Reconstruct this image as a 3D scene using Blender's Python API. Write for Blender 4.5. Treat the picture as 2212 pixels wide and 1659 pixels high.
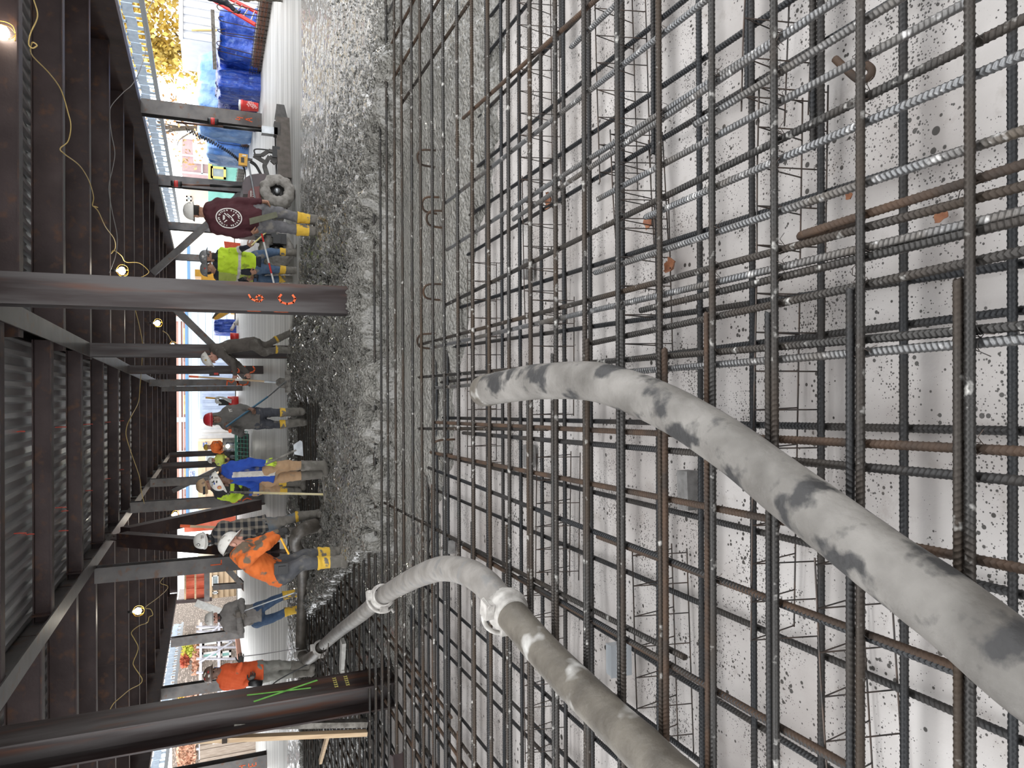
import bpy, math, random
import numpy as np
from mathutils import Vector, Matrix

random.seed(7)
RNG = np.random.RandomState(11)
for o in list(bpy.data.objects):
    bpy.data.objects.remove(o)
SC = bpy.context.scene
COL = SC.collection

# ------------------------------------------------------------------ camera
FPX, YAW, PIT, ROL = 1583.3, .013741, .392247, -.0062834
CAMP = np.array([0.0, 0.0, 1.87])
_cy, _sy = math.cos(YAW), math.sin(YAW)
FWD = np.array([_sy*math.cos(PIT), _cy*math.cos(PIT), -math.sin(PIT)])
_r = np.array([_cy, -_sy, 0.0])
_u = np.cross(_r, FWD)
RGT = _r*math.cos(ROL) + _u*math.sin(ROL)
UPV = np.cross(RGT, FWD)
cam_data = bpy.data.cameras.new('camera')
cam = bpy.data.objects.new('camera', cam_data)
COL.objects.link(cam)
# the phone was held upright and the picture is stored on its side: image +x is world down
M = Matrix.Identity(4)
for i in range(3):
    M[i][0] = -UPV[i]
    M[i][1] = RGT[i]
    M[i][2] = -FWD[i]
    M[i][3] = CAMP[i]
cam.matrix_world = M
cam_data.sensor_fit = 'HORIZONTAL'
cam_data.sensor_width = 36.0
cam_data.lens = FPX/2212*36.0
cam_data.clip_start = 0.05
cam_data.clip_end = 500
SC.camera = cam

# ------------------------------------------------------------------ light and exposure
W = bpy.data.worlds.new('overcast')
SC.world = W
W.use_nodes = True
bg = W.node_tree.nodes['Background']
bg.inputs[0].default_value = (0.97, 0.985, 1.0, 1)
bg.inputs[1].default_value = 3.9
sun_d = bpy.data.lights.new('hazy_sun', 'SUN')
sun_d.energy = 0.5
sun_d.angle = math.radians(25)
sun_d.color = (1.0, 0.96, 0.9)
sun = bpy.data.objects.new('hazy_sun', sun_d)
COL.objects.link(sun)
sun.rotation_euler = Vector((0.62, 0.45, -0.62)).to_track_quat('-Z', 'Y').to_euler()
SC.view_settings.view_transform = 'Standard'
SC.view_settings.look = 'None'
SC.view_settings.exposure = 0.0
SC.view_settings.gamma = 1.0
SC.view_settings.use_curve_mapping = False

# ------------------------------------------------------------------ geometry of the view, used to survey where things stand
def ray(x, y):
    return FWD + (1659-y-829.5)/FPX*RGT + (1106-x)/FPX*UPV
def gp(x, y, z):                       # point of the sight line at height z
    d = ray(x, y)
    return CAMP + d*((z-CAMP[2])/d[2])
def dp(x, y, Y):                       # point of the sight line at distance Y
    d = ray(x, y)
    return CAMP + d*(Y/d[1])

# ------------------------------------------------------------------ mesh helpers
def nrm(v):
    v = np.asarray(v, float)
    return v/(np.linalg.norm(v)+1e-12)

class MB:
    def __init__(s):
        s.v = []; s.f = []; s.m = []
    def add(s, verts, faces, mi=0):
        b = len(s.v)
        s.v.extend([tuple(map(float, p)) for p in verts])
        s.f.extend([tuple(b+i for i in q) for q in faces])
        s.m.extend([mi]*len(faces))
        return s
    def box(s, c, size, mi=0, ax=None):
        c = np.asarray(c, float); h = np.asarray(size, float)/2
        A = np.eye(3) if ax is None else np.array(ax, float)
        vs = [c + A[0]*h[0]*i + A[1]*h[1]*j + A[2]*h[2]*k for i in (-1, 1) for j in (-1, 1) for k in (-1, 1)]
        s.add(vs, [(0, 1, 3, 2), (4, 6, 7, 5), (0, 4, 5, 1), (2, 3, 7, 6), (0, 2, 6, 4), (1, 5, 7, 3)], mi)
        return s
    def span(s, lo, hi, mi=0):
        lo = np.asarray(lo, float); hi = np.asarray(hi, float)
        return s.box((lo+hi)/2, np.abs(hi-lo), mi)
    def bar(s, a, b, w, h, mi=0, up=(0, 0, 1)):
        a = np.asarray(a, float); b = np.asarray(b, float)
        t = nrm(b-a); up = np.asarray(up, float)
        if abs(t @ up) > .97:
            up = np.array([0, 1., 0])
        n = nrm(np.cross(t, up)); q = np.cross(n, t)
        return s.box((a+b)/2, (np.linalg.norm(b-a), w, h), mi, (t, n, q))
    def tube(s, path, r, n=8, mi=0, caps=True, closed=False):
        P = [np.asarray(p, float) for p in path]
        N = len(P)
        R = list(r) if hasattr(r, '__len__') else [r]*N
        T = []
        for i in range(N):
            a = P[i-1] if (i > 0 or closed) else P[i]
            b = P[(i+1) % N] if (i < N-1 or closed) else P[i]
            T.append(nrm(b-a))
        up = np.array([0, 0, 1.]) if abs(T[0][2]) < .9 else np.array([1., 0, 0])
        nv = nrm(np.cross(T[0], up))
        vs = []; fs = []
        for i in range(N):
            nv = nrm(nv - T[i]*(nv @ T[i]))
            bv = np.cross(T[i], nv)
            for k in range(n):
                a = 2*math.pi*k/n
                vs.append(P[i] + R[i]*(nv*math.cos(a)+bv*math.sin(a)))
        for i in range(N if closed else N-1):
            j = (i+1) % N
            for k in range(n):
                fs.append((i*n+k, i*n+(k+1) % n, j*n+(k+1) % n, j*n+k))
        if caps and not closed:
            fs.append(tuple(range(n-1, -1, -1)))
            fs.append(tuple((N-1)*n+k for k in range(n)))
        return s.add(vs, fs, mi)
    def lathe(s, prof, c, axis, n=24, mi=0):
        c = np.asarray(c, float); ax = nrm(axis)
        e = nrm(np.cross(ax, (0.3, 0.5, 0.81))); g = np.cross(ax, e)
        vs = []; fs = []
        for r, h in prof:
            for k in range(n):
                a = 2*math.pi*k/n
                vs.append(c + ax*h + r*(e*math.cos(a)+g*math.sin(a)))
        for i in range(len(prof)-1):
            for k in range(n):
                fs.append((i*n+k, i*n+(k+1) % n, (i+1)*n+(k+1) % n, (i+1)*n+k))
        return s.add(vs, fs, mi)
    def ibeam(s, a, b, depth, width, tf=.018, tw=.012, up=(0, 0, 1), mi=0):
        # web in the plane of the axis and `up`; flanges at +-depth/2 along up
        a = np.asarray(a, float); b = np.asarray(b, float); t = nrm(b-a)
        up = np.asarray(up, float); up = nrm(up - t*(up @ t)); n = np.cross(t, up)
        L = np.linalg.norm(b-a); c = (a+b)/2
        s.box(c+up*(depth-tf)/2, (L, width, tf), mi, (t, n, up))
        s.box(c-up*(depth-tf)/2, (L, width, tf), mi, (t, n, up))
        s.box(c, (L, tw, depth-2*tf+.004), mi, (t, n, up))
        return s
    def poly(s, pts, thick, normal, mi=0):      # flat outline given real thickness
        P = [np.asarray(p, float) for p in pts]; nn = nrm(normal)*thick/2
        n = len(P)
        vs = [p+nn for p in P]+[p-nn for p in P]
        fs = [tuple(range(n)), tuple(range(2*n-1, n-1, -1))]
        fs += [(i, i+n, (i+1) % n+n, (i+1) % n) for i in range(n)]
        return s.add(vs, fs, mi)
    def mesh(s, name, mats, smooth=False):
        me = bpy.data.meshes.new(name)
        me.from_pydata(s.v, [], s.f)
        for m in (mats if isinstance(mats, (list, tuple)) else [mats]):
            me.materials.append(m)
        if any(s.m):
            me.polygons.foreach_set('material_index', s.m)
        if smooth:
            me.polygons.foreach_set('use_smooth', [True]*len(me.polygons))
        me.update()
        return me
    def obj(s, name, mats, parent=None, smooth=False):
        return link(name, s.mesh(name, mats, smooth), parent)

def link(name, me, parent=None):
    o = bpy.data.objects.new(name, me)
    COL.objects.link(o)
    if parent is not None:
        o.parent = parent
        o.matrix_parent_inverse = PW(parent).inverted()
    return o
def PW(o):
    m = o.matrix_basis.copy()
    return m if o.parent is None else PW(o.parent) @ o.matrix_parent_inverse @ m
def thing(name, label, cat, loc=(0, 0, 0), group=None):
    o = bpy.data.objects.new(name, None)
    o.empty_display_size = .1
    COL.objects.link(o)
    o.location = tuple(map(float, loc))
    return tag(o, label, cat, group)
def tag(o, label, cat, group=None, kind=None):
    o['label'] = label; o['category'] = cat
    if group: o['group'] = group
    if kind: o['kind'] = kind
    return o
def struct(o):
    o['kind'] = 'structure'
    return o
def smooth_path(P, n=8):
    P = [np.asarray(p, float) for p in P]
    P = [2*P[0]-P[1]] + P + [2*P[-1]-P[-2]]
    out = []
    for i in range(1, len(P)-2):
        p0, p1, p2, p3 = P[i-1:i+3]
        for k in range(n):
            t = k/n
            out.append(.5*((2*p1)+(-p0+p2)*t+(2*p0-5*p1+4*p2-p3)*t*t+(-p0+3*p1-3*p2+p3)*t**3))
    out.append(P[-2])
    return out

# ------------------------------------------------------------------ materials
def mat(name, c1, c2=None, rough=.6, metal=0., scale=6., detail=4., contrast=(.35, .65), bump=0., bscale=None,
        stretch=(1, 1, 1), c3=None, s3=18., t3=(.58, .68), d3=3., rand=0., rrough=0., emit=None, coat=0.):
    m = bpy.data.materials.new(name)
    m.use_nodes = True
    nt = m.node_tree; N = nt.nodes; L = nt.links
    b = N['Principled BSDF']
    b.inputs['Roughness'].default_value = rough
    b.inputs['Metallic'].default_value = metal
    b.inputs['Base Color'].default_value = (*c1, 1)
    if coat:
        b.inputs['Coat Weight'].default_value = coat
        b.inputs['Coat Roughness'].default_value = .12
    if emit:
        b.inputs['Emission Color'].default_value = (*emit[:3], 1)
        b.inputs['Emission Strength'].default_value = emit[3]
    if c2 is None and not bump:
        return m
    tc = N.new('ShaderNodeTexCoord'); mp = N.new('ShaderNodeMapping')
    mp.inputs['Scale'].default_value = stretch
    L.new(tc.outputs['Object'], mp.inputs[0])
    oi = N.new('ShaderNodeObjectInfo')
    va = N.new('ShaderNodeVectorMath'); va.operation = 'ADD'
    vm = N.new('ShaderNodeVectorMath'); vm.operation = 'SCALE'
    vm.inputs[0].default_value = (17., 31., 23.)
    L.new(oi.outputs['Random'], vm.inputs['Scale'])
    L.new(mp.outputs[0], va.inputs[0]); L.new(vm.outputs[0], va.inputs[1])
    def noise(sc, det=4.):
        n = N.new('ShaderNodeTexNoise'); n.inputs['Scale'].default_value = sc
        n.inputs['Detail'].default_value = det
        L.new(va.outputs[0], n.inputs['Vector'])
        return n
    if c2 is not None:
        n1 = noise(scale, detail)
        r = N.new('ShaderNodeMapRange')
        r.inputs[1].default_value, r.inputs[2].default_value = contrast
        L.new(n1.outputs[0], r.inputs[0])
        fac = r.outputs[0]
        if rand:
            rm = N.new('ShaderNodeMath'); rm.operation = 'MULTIPLY_ADD'
            L.new(oi.outputs['Random'], rm.inputs[0]); rm.inputs[1].default_value = rand; rm.inputs[2].default_value = -rand/2
            ad = N.new('ShaderNodeMath'); ad.operation = 'ADD'; ad.use_clamp = True
            L.new(fac, ad.inputs[0]); L.new(rm.outputs[0], ad.inputs[1]); fac = ad.outputs[0]
        mx = N.new('ShaderNodeMix'); mx.data_type = 'RGBA'
        mx.inputs[6].default_value = (*c1, 1); mx.inputs[7].default_value = (*c2, 1)
        L.new(fac, mx.inputs[0])
        colr = mx.outputs[2]
        if rrough:
            rr = N.new('ShaderNodeMath'); rr.operation = 'MULTIPLY_ADD'
            L.new(fac, rr.inputs[0]); rr.inputs[1].default_value = rrough; rr.inputs[2].default_value = rough
            L.new(rr.outputs[0], b.inputs['Roughness'])
        if c3 is not None:
            n3 = noise(s3, d3)
            r3 = N.new('ShaderNodeMapRange'); r3.inputs[1].default_value, r3.inputs[2].default_value = t3
            L.new(n3.outputs[0], r3.inputs[0])
            m3 = N.new('ShaderNodeMix'); m3.data_type = 'RGBA'
            L.new(r3.outputs[0], m3.inputs[0]); L.new(colr, m3.inputs[6]); m3.inputs[7].default_value = (*c3, 1)
            colr = m3.outputs[2]
        L.new(colr, b.inputs['Base Color'])
    if bump:
        nb = noise(bscale or scale*3, 5.)
        bp = N.new('ShaderNodeBump'); bp.inputs['Strength'].default_value = 1.0
        bp.inputs['Distance'].default_value = bump
        L.new(nb.outputs[0], bp.inputs['Height']); L.new(bp.outputs[0], b.inputs['Normal'])
    return m

def floor_sheet_mat():
    m = mat('vapor_sheet', (.35, .322, .305), (.50, .472, .455), rough=.42, scale=2.2, bump=.006, bscale=9)
    nt = m.node_tree; N = nt.nodes; L = nt.links; b = N['Principled BSDF']
    src = b.inputs['Base Color'].links[0].from_socket
    tc = [n for n in N if n.type == 'TEX_COORD'][0]
    cur = src
    for sc, thr, soft, colr, gate in ((55., .17, .05, (.05, .045, .04), 5.), (120., .22, .07, (.06, .055, .05), 3.), (22., .12, .04, (.045, .04, .035), 2.2)):
        vo = N.new('ShaderNodeTexVoronoi'); vo.inputs['Scale'].default_value = sc
        L.new(tc.outputs['Object'], vo.inputs['Vector'])
        no = N.new('ShaderNodeTexNoise'); no.inputs['Scale'].default_value = gate; no.inputs['Detail'].default_value = 5
        L.new(tc.outputs['Object'], no.inputs['Vector'])
        # the threshold grows where the splatter is dense, and differs from spot to spot
        sep = N.new('ShaderNodeSeparateColor'); L.new(vo.outputs['Color'], sep.inputs[0])
        t1 = N.new('ShaderNodeMapRange'); t1.inputs[1].default_value = .38; t1.inputs[2].default_value = .66
        t1.inputs[3].default_value = thr*.3; t1.inputs[4].default_value = thr*3.0
        L.new(no.outputs[0], t1.inputs[0])
        t2 = N.new('ShaderNodeMath'); t2.operation = 'MULTIPLY'
        L.new(t1.outputs[0], t2.inputs[0]); L.new(sep.outputs[0], t2.inputs[1])
        d = N.new('ShaderNodeMath'); d.operation = 'SUBTRACT'
        L.new(t2.outputs[0], d.inputs[0]); L.new(vo.outputs['Distance'], d.inputs[1])
        r = N.new('ShaderNodeMapRange'); r.inputs[1].default_value = 0; r.inputs[2].default_value = soft
        L.new(d.outputs[0], r.inputs[0])
        mx = N.new('ShaderNodeMix'); mx.data_type = 'RGBA'
        L.new(r.outputs[0], mx.inputs[0]); L.new(cur, mx.inputs[6]); mx.inputs[7].default_value = (*colr, 1)
        cur = mx.outputs[2]
    # soft brown smears
    no = N.new('ShaderNodeTexNoise'); no.inputs['Scale'].default_value = 7.; no.inputs['Detail'].default_value = 8; no.inputs['Roughness'].default_value = .7
    L.new(tc.outputs['Object'], no.inputs['Vector'])
    r = N.new('ShaderNodeMapRange'); r.inputs[1].default_value = .57; r.inputs[2].default_value = .75; r.inputs[4].default_value = .55
    L.new(no.outputs[0], r.inputs[0])
    mx = N.new('ShaderNodeMix'); mx.data_type = 'RGBA'
    L.new(r.outputs[0], mx.inputs[0]); L.new(cur, mx.inputs[6]); mx.inputs[7].default_value = (.20, .165, .135, 1)
    L.new(mx.outputs[2], b.inputs['Base Color'])
    return m

def concrete_mat():
    m = bpy.data.materials.new('wet_concrete'); m.use_nodes = True
    nt = m.node_tree; N = nt.nodes; L = nt.links; b = N['Principled BSDF']
    tc = N.new('ShaderNodeTexCoord')
    at = N.new('ShaderNodeAttribute'); at.attribute_name = 'coarse'
    def noise(sc, det=5, st=(1, 1, 1)):
        mp = N.new('ShaderNodeMapping'); mp.inputs['Scale'].default_value = st
        L.new(tc.outputs['Object'], mp.inputs[0])
        n = N.new('ShaderNodeTexNoise'); n.inputs['Scale'].default_value = sc; n.inputs['Detail'].default_value = det
        L.new(mp.outputs[0], n.inputs['Vector']); return n
    n1 = noise(3.5)
    cr = N.new('ShaderNodeMix'); cr.data_type = 'RGBA'
    cr.inputs[6].default_value = (.10, .096, .084, 1); cr.inputs[7].default_value = (.25, .24, .216, 1)
    L.new(n1.outputs[0], cr.inputs[0])
    n2 = noise(1.9, 6, (.14, 3.2, 1))
    cs = N.new('ShaderNodeMix'); cs.data_type = 'RGBA'
    cs.inputs[6].default_value = (.36, .352, .33, 1); cs.inputs[7].default_value = (.70, .69, .665, 1)
    r2 = N.new('ShaderNodeMapRange'); r2.inputs[1].default_value = .35; r2.inputs[2].default_value = .65
    L.new(n2.outputs[0], r2.inputs[0]); L.new(r2.outputs[0], cs.inputs[0])
    mx = N.new('ShaderNodeMix'); mx.data_type = 'RGBA'
    L.new(at.outputs['Fac'], mx.inputs[0]); L.new(cs.outputs[2], mx.inputs[6]); L.new(cr.outputs[2], mx.inputs[7])
    L.new(mx.outputs[2], b.inputs['Base Color'])
    # stones in the mix
    vo = N.new('ShaderNodeTexVoronoi'); vo.inputs['Scale'].default_value = 42.; vo.feature = 'SMOOTH_F1'
    L.new(tc.outputs['Object'], vo.inputs['Vector'])
    n3 = noise(26., 4)
    hm = N.new('ShaderNodeMath'); hm.operation = 'MULTIPLY_ADD'
    L.new(vo.outputs['Distance'], hm.inputs[0]); hm.inputs[1].default_value = -.7; L.new(n3.outputs[0], hm.inputs[2])
    sc = N.new('ShaderNodeMath'); sc.operation = 'MULTIPLY'
    L.new(hm.outputs[0], sc.inputs[0]); L.new(at.outputs['Fac'], sc.inputs[1])
    # float strokes on the screeded part
    n4 = noise(9., 4, (.12, 3.2, 1))
    iv = N.new('ShaderNodeMath'); iv.operation = 'SUBTRACT'; iv.inputs[0].default_value = 1.0
    L.new(at.outputs['Fac'], iv.inputs[1])
    s4 = N.new('ShaderNodeMath'); s4.operation = 'MULTIPLY'
    L.new(n4.outputs[0], s4.inputs[0]); L.new(iv.outputs[0], s4.inputs[1])
    s5 = N.new('ShaderNodeMath'); s5.operation = 'MULTIPLY_ADD'
    L.new(s4.outputs[0], s5.inputs[0]); s5.inputs[1].default_value = .8; L.new(sc.outputs[0], s5.inputs[2])
    bp = N.new('ShaderNodeBump'); bp.inputs['Distance'].default_value = .055; bp.inputs['Strength'].default_value = 1.
    L.new(s5.outputs[0], bp.inputs['Height']); L.new(bp.outputs[0], b.inputs['Normal'])
    rr = N.new('ShaderNodeMapRange'); rr.inputs[3].default_value = .40; rr.inputs[4].default_value = .13
    L.new(at.outputs['Fac'], rr.inputs[0]); L.new(rr.outputs[0], b.inputs['Roughness'])
    cw = N.new('ShaderNodeMath'); cw.operation = 'MULTIPLY'; cw.inputs[1].default_value = .6; L.new(at.outputs['Fac'], cw.inputs[0]); L.new(cw.outputs[0], b.inputs['Coat Weight'])
    b.inputs['Coat Roughness'].default_value = .04
    return m

STEEL = mat('mill_steel', (.026, .014, .0135), (.060, .040, .039), rough=.5, metal=.25, scale=1.8, stretch=(1, 1, 1), contrast=(.3, .7), bump=.0015, bscale=30, c3=(.10, .045, .022), s3=5., t3=(.56, .75))
STEEL_COL = mat('column_steel', (.018, .010, .009), (.062, .055, .054), rough=.42, metal=.35, scale=3., stretch=(2.2, 2.2, .22), contrast=(.38, .62), bump=.001, bscale=20, c3=(.075, .028, .014), s3=4., t3=(.55, .72))
STEEL_GREY = mat('grey_steel', (.07, .066, .066), (.135, .125, .12), rough=.4, metal=.4, scale=2.5, contrast=(.3, .7), c3=(.12, .06, .035), s3=6., t3=(.58, .75))
GALV = mat('galvanised', (.30, .315, .33), (.46, .48, .50), rough=.3, metal=.75, scale=9., contrast=(.3, .7))
DECKM = mat('deck_galvanised', (.42, .43, .44), (.58, .59, .60), rough=.28, metal=.75, scale=3., contrast=(.3, .7), stretch=(1, .3, 1))
EDGEBLUE = mat('bluish_galvanised', (.42, .52, .64), (.55, .65, .76), rough=.5, metal=.15, scale=8.)
REBAR = mat('rebar_steel', (.036, .034, .032), (.050, .035, .024), rough=.42, metal=.6, scale=2.2, detail=6., contrast=(.42, .72), rand=.75, c3=(.34, .33, .31), s3=22., t3=(.63, .74), rrough=.25, bump=.0008, bscale=120)
REBAR_DK = mat('rebar_dark', (.015, .016, .018), (.036, .029, .023), rough=.45, metal=.35, scale=2.5, contrast=(.45, .75), rand=.5, rrough=.2, bump=.0008, bscale=120)
REBAR_LT = mat('rebar_bright', (.15, .152, .155), (.08, .062, .044), rough=.33, metal=.7, scale=3., contrast=(.45, .75), rand=.3, c3=(.42, .41, .40), s3=25., t3=(.6, .72), rrough=.25, bump=.0008, bscale=120)
REBAR_RUST = mat('rebar_rust', (.032, .022, .016), (.066, .037, .021), rough=.7, metal=.3, scale=8., bump=.001, bscale=150)
WIRE = mat('black_wire', (.035, .033, .032), (.07, .05, .04), rough=.45, metal=.6, scale=20)
SHEET = floor_sheet_mat()
CONC = concrete_mat()
CEMENT = mat('cement_coated_hose', (.070, .063, .055), (.185, .173, .158), rough=.6, scale=5., contrast=(.3, .65), bump=.004, bscale=45, c3=(.020, .019, .019), s3=7.5, t3=(.52, .60), d3=9.)
CEMENT_MUD = mat('muddy_hose', (.062, .053, .042), (.12, .106, .086), rough=.55, scale=6., bump=.006, bscale=28, c3=(.42, .41, .39), s3=5., t3=(.60, .72))
CEMENT_PALE = mat('pale_cement', (.13, .118, .106), (.235, .22, .203), rough=.6, scale=8., contrast=(.3, .7), bump=.003, bscale=60, c3=(.15, .145, .14), s3=13., t3=(.54, .66))
RUBBER = mat('muddy_rubber', (.055, .047, .038), (.11, .095, .08), rough=.5, scale=8., bump=.006, bscale=30)
TYREMUD = mat('concrete_caked_tyre', (.20, .185, .165), (.33, .31, .285), rough=.75, scale=12., bump=.012, bscale=30)
BRICKM = mat('brick', (.28, .11, .07), (.40, .20, .13), rough=.8, scale=30.)
WOOD = mat('pine', (.46, .32, .19), (.60, .45, .29), rough=.65, scale=5., stretch=(4, 4, .4))
WOODGREY = mat('muddy_board', (.09, .08, .068), (.22, .205, .18), rough=.7, scale=14., bump=.004)
CORDY = mat('yellow_cord', (.52, .38, .14), rough=.5)
CORDG = mat('grey_cord', (.22, .21, .21), rough=.5)
PAINT_O = mat('orange_marking_paint', (.62, .085, .018), (.75, .13, .03), rough=.6, scale=20)
PAINT_G = mat('green_marking_paint', (.10, .32, .05), (.16, .42, .08), rough=.6, scale=20)
PAINT_Y = mat('yellow_crayon', (.40, .36, .10), rough=.7)
TARP = mat('blue_tarp', (.018, .055, .36), (.035, .11, .56), rough=.3, scale=3., bump=.09, bscale=4., c3=(.20, .32, .70), s3=5., t3=(.6, .75))
TARP_DK = mat('dark_blue_tarp', (.02, .03, .12), (.05, .06, .22), rough=.3, scale=3., bump=.08, bscale=5.)
TARP_LT = mat('pale_blue_tarp', (.10, .25, .62), (.30, .48, .80), rough=.3, scale=2., bump=.09, bscale=3.)
BLACK = mat('black_plastic', (.012, .012, .013), rough=.4)
WHITEP = mat('white_plastic', (.75, .75, .73), (.62, .61, .58), rough=.4, scale=9)
MAROON_M = mat('maroon_machine_paint', (.075, .018, .016), (.10, .03, .025), rough=.3, scale=5, coat=.4)
REDP = mat('red_plastic', (.60, .035, .03), rough=.35)
YELLOWP = mat('yellow_paint', (.80, .42, .03), (.70, .36, .03), rough=.4, scale=8)
GREENP = mat('green_machine_paint', (.03, .17, .12), rough=.4)
BULBM = mat('bulb_glow', (1, 1, 1), emit=(1, .93, .78, 30.))
LAMPM = mat('work_lamp_glow', (1, 1, 1), emit=(1, .98, .8, 18.))
GLASSY = mat('window_glass', (.20, .25, .28), (.32, .38, .40), rough=.1, scale=2.)
# ------------------------------------------------------------------ numeric noise
def vnoise(x, y, seed=0.):
    xi = np.floor(x); yi = np.floor(y); xf = x-xi; yf = y-yi
    def h(i, j):
        s = np.sin(i*127.1+j*311.7+seed*74.7)*43758.5453
        return s-np.floor(s)
    u = xf*xf*(3-2*xf); v = yf*yf*(3-2*yf)
    return (h(xi, yi)*(1-u)+h(xi+1, yi)*u)*(1-v)+(h(xi, yi+1)*(1-u)+h(xi+1, yi+1)*u)*v
def fbm(x, y, o=4, seed=0.):
    a = .5; t = 0; f = 1.
    for i in range(o):
        t = t+a*vnoise(x*f, y*f, seed+i*3.3); a *= .5; f *= 2.03
    return t
def sstep(a, b, x):
    t = np.clip((x-a)/(b-a), 0, 1)
    return t*t*(3-2*t)
def grid_mesh(name, X, Y, Z, mats, attr=None, smooth=True, drop=None):
    ny, nx = X.shape
    V = np.stack([X, Y, Z], -1).reshape(-1, 3)
    idx = np.arange(ny*nx).reshape(ny, nx)
    Q = np.stack([idx[:-1, :-1], idx[:-1, 1:], idx[1:, 1:], idx[1:, :-1]], -1).reshape(-1, 4)
    if drop is not None:
        Q = Q[~drop.reshape(-1)[Q].all(1)]
        used = np.unique(Q); remap = -np.ones(len(V), int); remap[used] = np.arange(len(used))
        V = V[used]; Q = remap[Q]
        if attr is not None: attr = attr.reshape(-1)[used]
    me = bpy.data.meshes.new(name)
    me.from_pydata(V.tolist(), [], Q.tolist())
    for m in mats: me.materials.append(m)
    if smooth: me.polygons.foreach_set('use_smooth', [True]*len(me.polygons))
    if attr is not None:
        a = me.attributes.new('coarse', 'FLOAT', 'POINT')
        a.data.foreach_set('value', np.asarray(attr, np.float32).reshape(-1))
    me.update()
    return me

ZSLAB, ZT, ZB = .34, .290, .060          # slab level, upper mat, lower mat

# ------------------------------------------------------------------ floor: pale vapour sheet
gx = np.linspace(-13, 10.5, 200); gy = np.linspace(-.6, 17.2, 170)
X, Y = np.meshgrid(gx, gy)
Z = .035*(fbm(X*1.3, Y*1.3, 3, 5)-.5)+.012*(fbm(X*5, Y*2.2, 2, 9)-.5)-.012
# slack folds in the sheet
for k in range(9):
    a = random.uniform(-.5, .5); c = random.uniform(-2, 8); w = random.uniform(.03, .06)
    d = (X*math.sin(a)+Y*math.cos(a)) - c
    Z += .016*np.exp(-(d/w)**2)*(fbm(X*.6+k, Y*.6, 2, k) > .45)
fl = struct(link('floor', grid_mesh('floor', X, Y, Z, [SHEET])))

# ground outside the slab
mb = MB()
mb.span((-60, -3, -.35), (60, 120, -.25))
GROUND = mat('trampled_earth', (.25, .22, .19), (.36, .33, .29), rough=.9, scale=.8, bump=.02, bscale=4)
struct(mb.obj('ground', GROUND))

# ------------------------------------------------------------------ wet concrete
def pline(pts, z):
    P = np.array([gp(x, y, z)[:2] for x, y in pts]); P = P[np.argsort(P[:, 0])]
    return P[:, 0], P[:, 1]
fX, fY = pline([(830, -60), (832, 200), (815, 330), (803, 440), (797, 560), (797, 690), (815, 780), (812, 900), (808, 1000), (812, 1100), (800, 1180), (765, 1215), (735, 1255), (700, 1300), (655, 1345), (648, 1420), (650, 1520), (655, 1720)], .3)
lX, lY = pline([(1062, -60), (1050, 200), (1040, 380), (1010, 560), (985, 680), (975, 800), (964, 900), (961, 965), (937, 1030), (932, 1180), (900, 1300), (860, 1420), (800, 1500), (760, 1700)], .06)
sX, sY = pline([(650, -60), (652, 200), (648, 380), (650, 470), (646, 600), (632, 690), (622, 760), (622, 1000), (622, 1200), (621, 1400), (620, 1720)], ZSLAB)
TY0, TY1 = gp(690, 1000, .3)[1], gp(642, 1000, .3)[1]
TX0, TX1 = gp(665, 1110, .3)[0], gp(668, 868, .3)[0]
Yr = np.concatenate([4.1*(16.6/4.1)**np.linspace(0, 1, 430)[:-1], 16.6*(47.5/16.6)**np.linspace(0, 1, 70)])
ax = np.linspace(-.78, .72, 690)
A, Yg = np.meshgrid(ax, Yr)
Xg = np.clip(A*(Yg*.93+.7), -13.6, 9.95)
n_big = fbm(Xg*1.6, Yg*1.6, 4, 1)-.47
n_mid = fbm(Xg*5, Yg*5, 4, 2)-.47
n_sml = fbm(Xg*17, Yg*17, 3, 3)-.45
d = Yg-np.interp(Xg, fX, fY)+.55*n_big+.30*n_mid
prof = sstep(-.30, .14, d)
dl = Yg-np.interp(Xg, lX, lY)+.55*n_big+.2*n_mid
low = .115*sstep(-.35, .5, dl)+.03*n_big+.045*n_mid+.02*n_sml
zz = -.06+(low+.035)*sstep(-.4, .1, dl)
rough = 1-sstep(-.25, .35, Yg-np.interp(Xg, sX, sY))
# right-hand part has been raked nearly level, the middle is freshly dumped
dumped = sstep(4.2, 1.6, Xg)*sstep(-5.5, -3.2, Xg)
n_t = np.abs(fbm(Xg*9, Yg*9, 3, 12)-.45)
full = ZSLAB + rough*((.025+.10*dumped)*n_mid*1.3+.05*n_sml*(.5+.8*dumped)+.07*n_big*(.4+.8*dumped)-.10*dumped*sstep(.10, .0, n_t)*(n_mid < .02)) + (1-rough)*.004*n_big
full += .07*dumped*np.exp(-((d-.5)/.7)**2)*rough
tm = sstep(TY0-.25, TY0+.15, Yg+.4*n_big)*(1-sstep(TY1-.2, TY1+.15, Yg+.3*n_big))*sstep(TX0-.2, TX0+.2, Xg)*(1-sstep(TX1-.3, TX1+.2, Xg))
full = full*(1-tm)+(.20+.05*n_mid)*tm
zz = zz*(1-prof)+full*prof
coarse = np.clip(rough*(.62+.38*np.clip(dumped+sstep(.5, -.1, d), 0, 1)), 0, 1)
coarse = np.where(prof < .4, np.maximum(.72, coarse*.9), coarse)
wc = link('wet_concrete', grid_mesh('wet_concrete', Xg, Yg, zz, [CONC], attr=coarse, drop=zz < -.045))
tag(wc, 'grey wet concrete spread over the rebar, lumpy near and screeded smooth beyond', 'concrete', kind='stuff')

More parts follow.
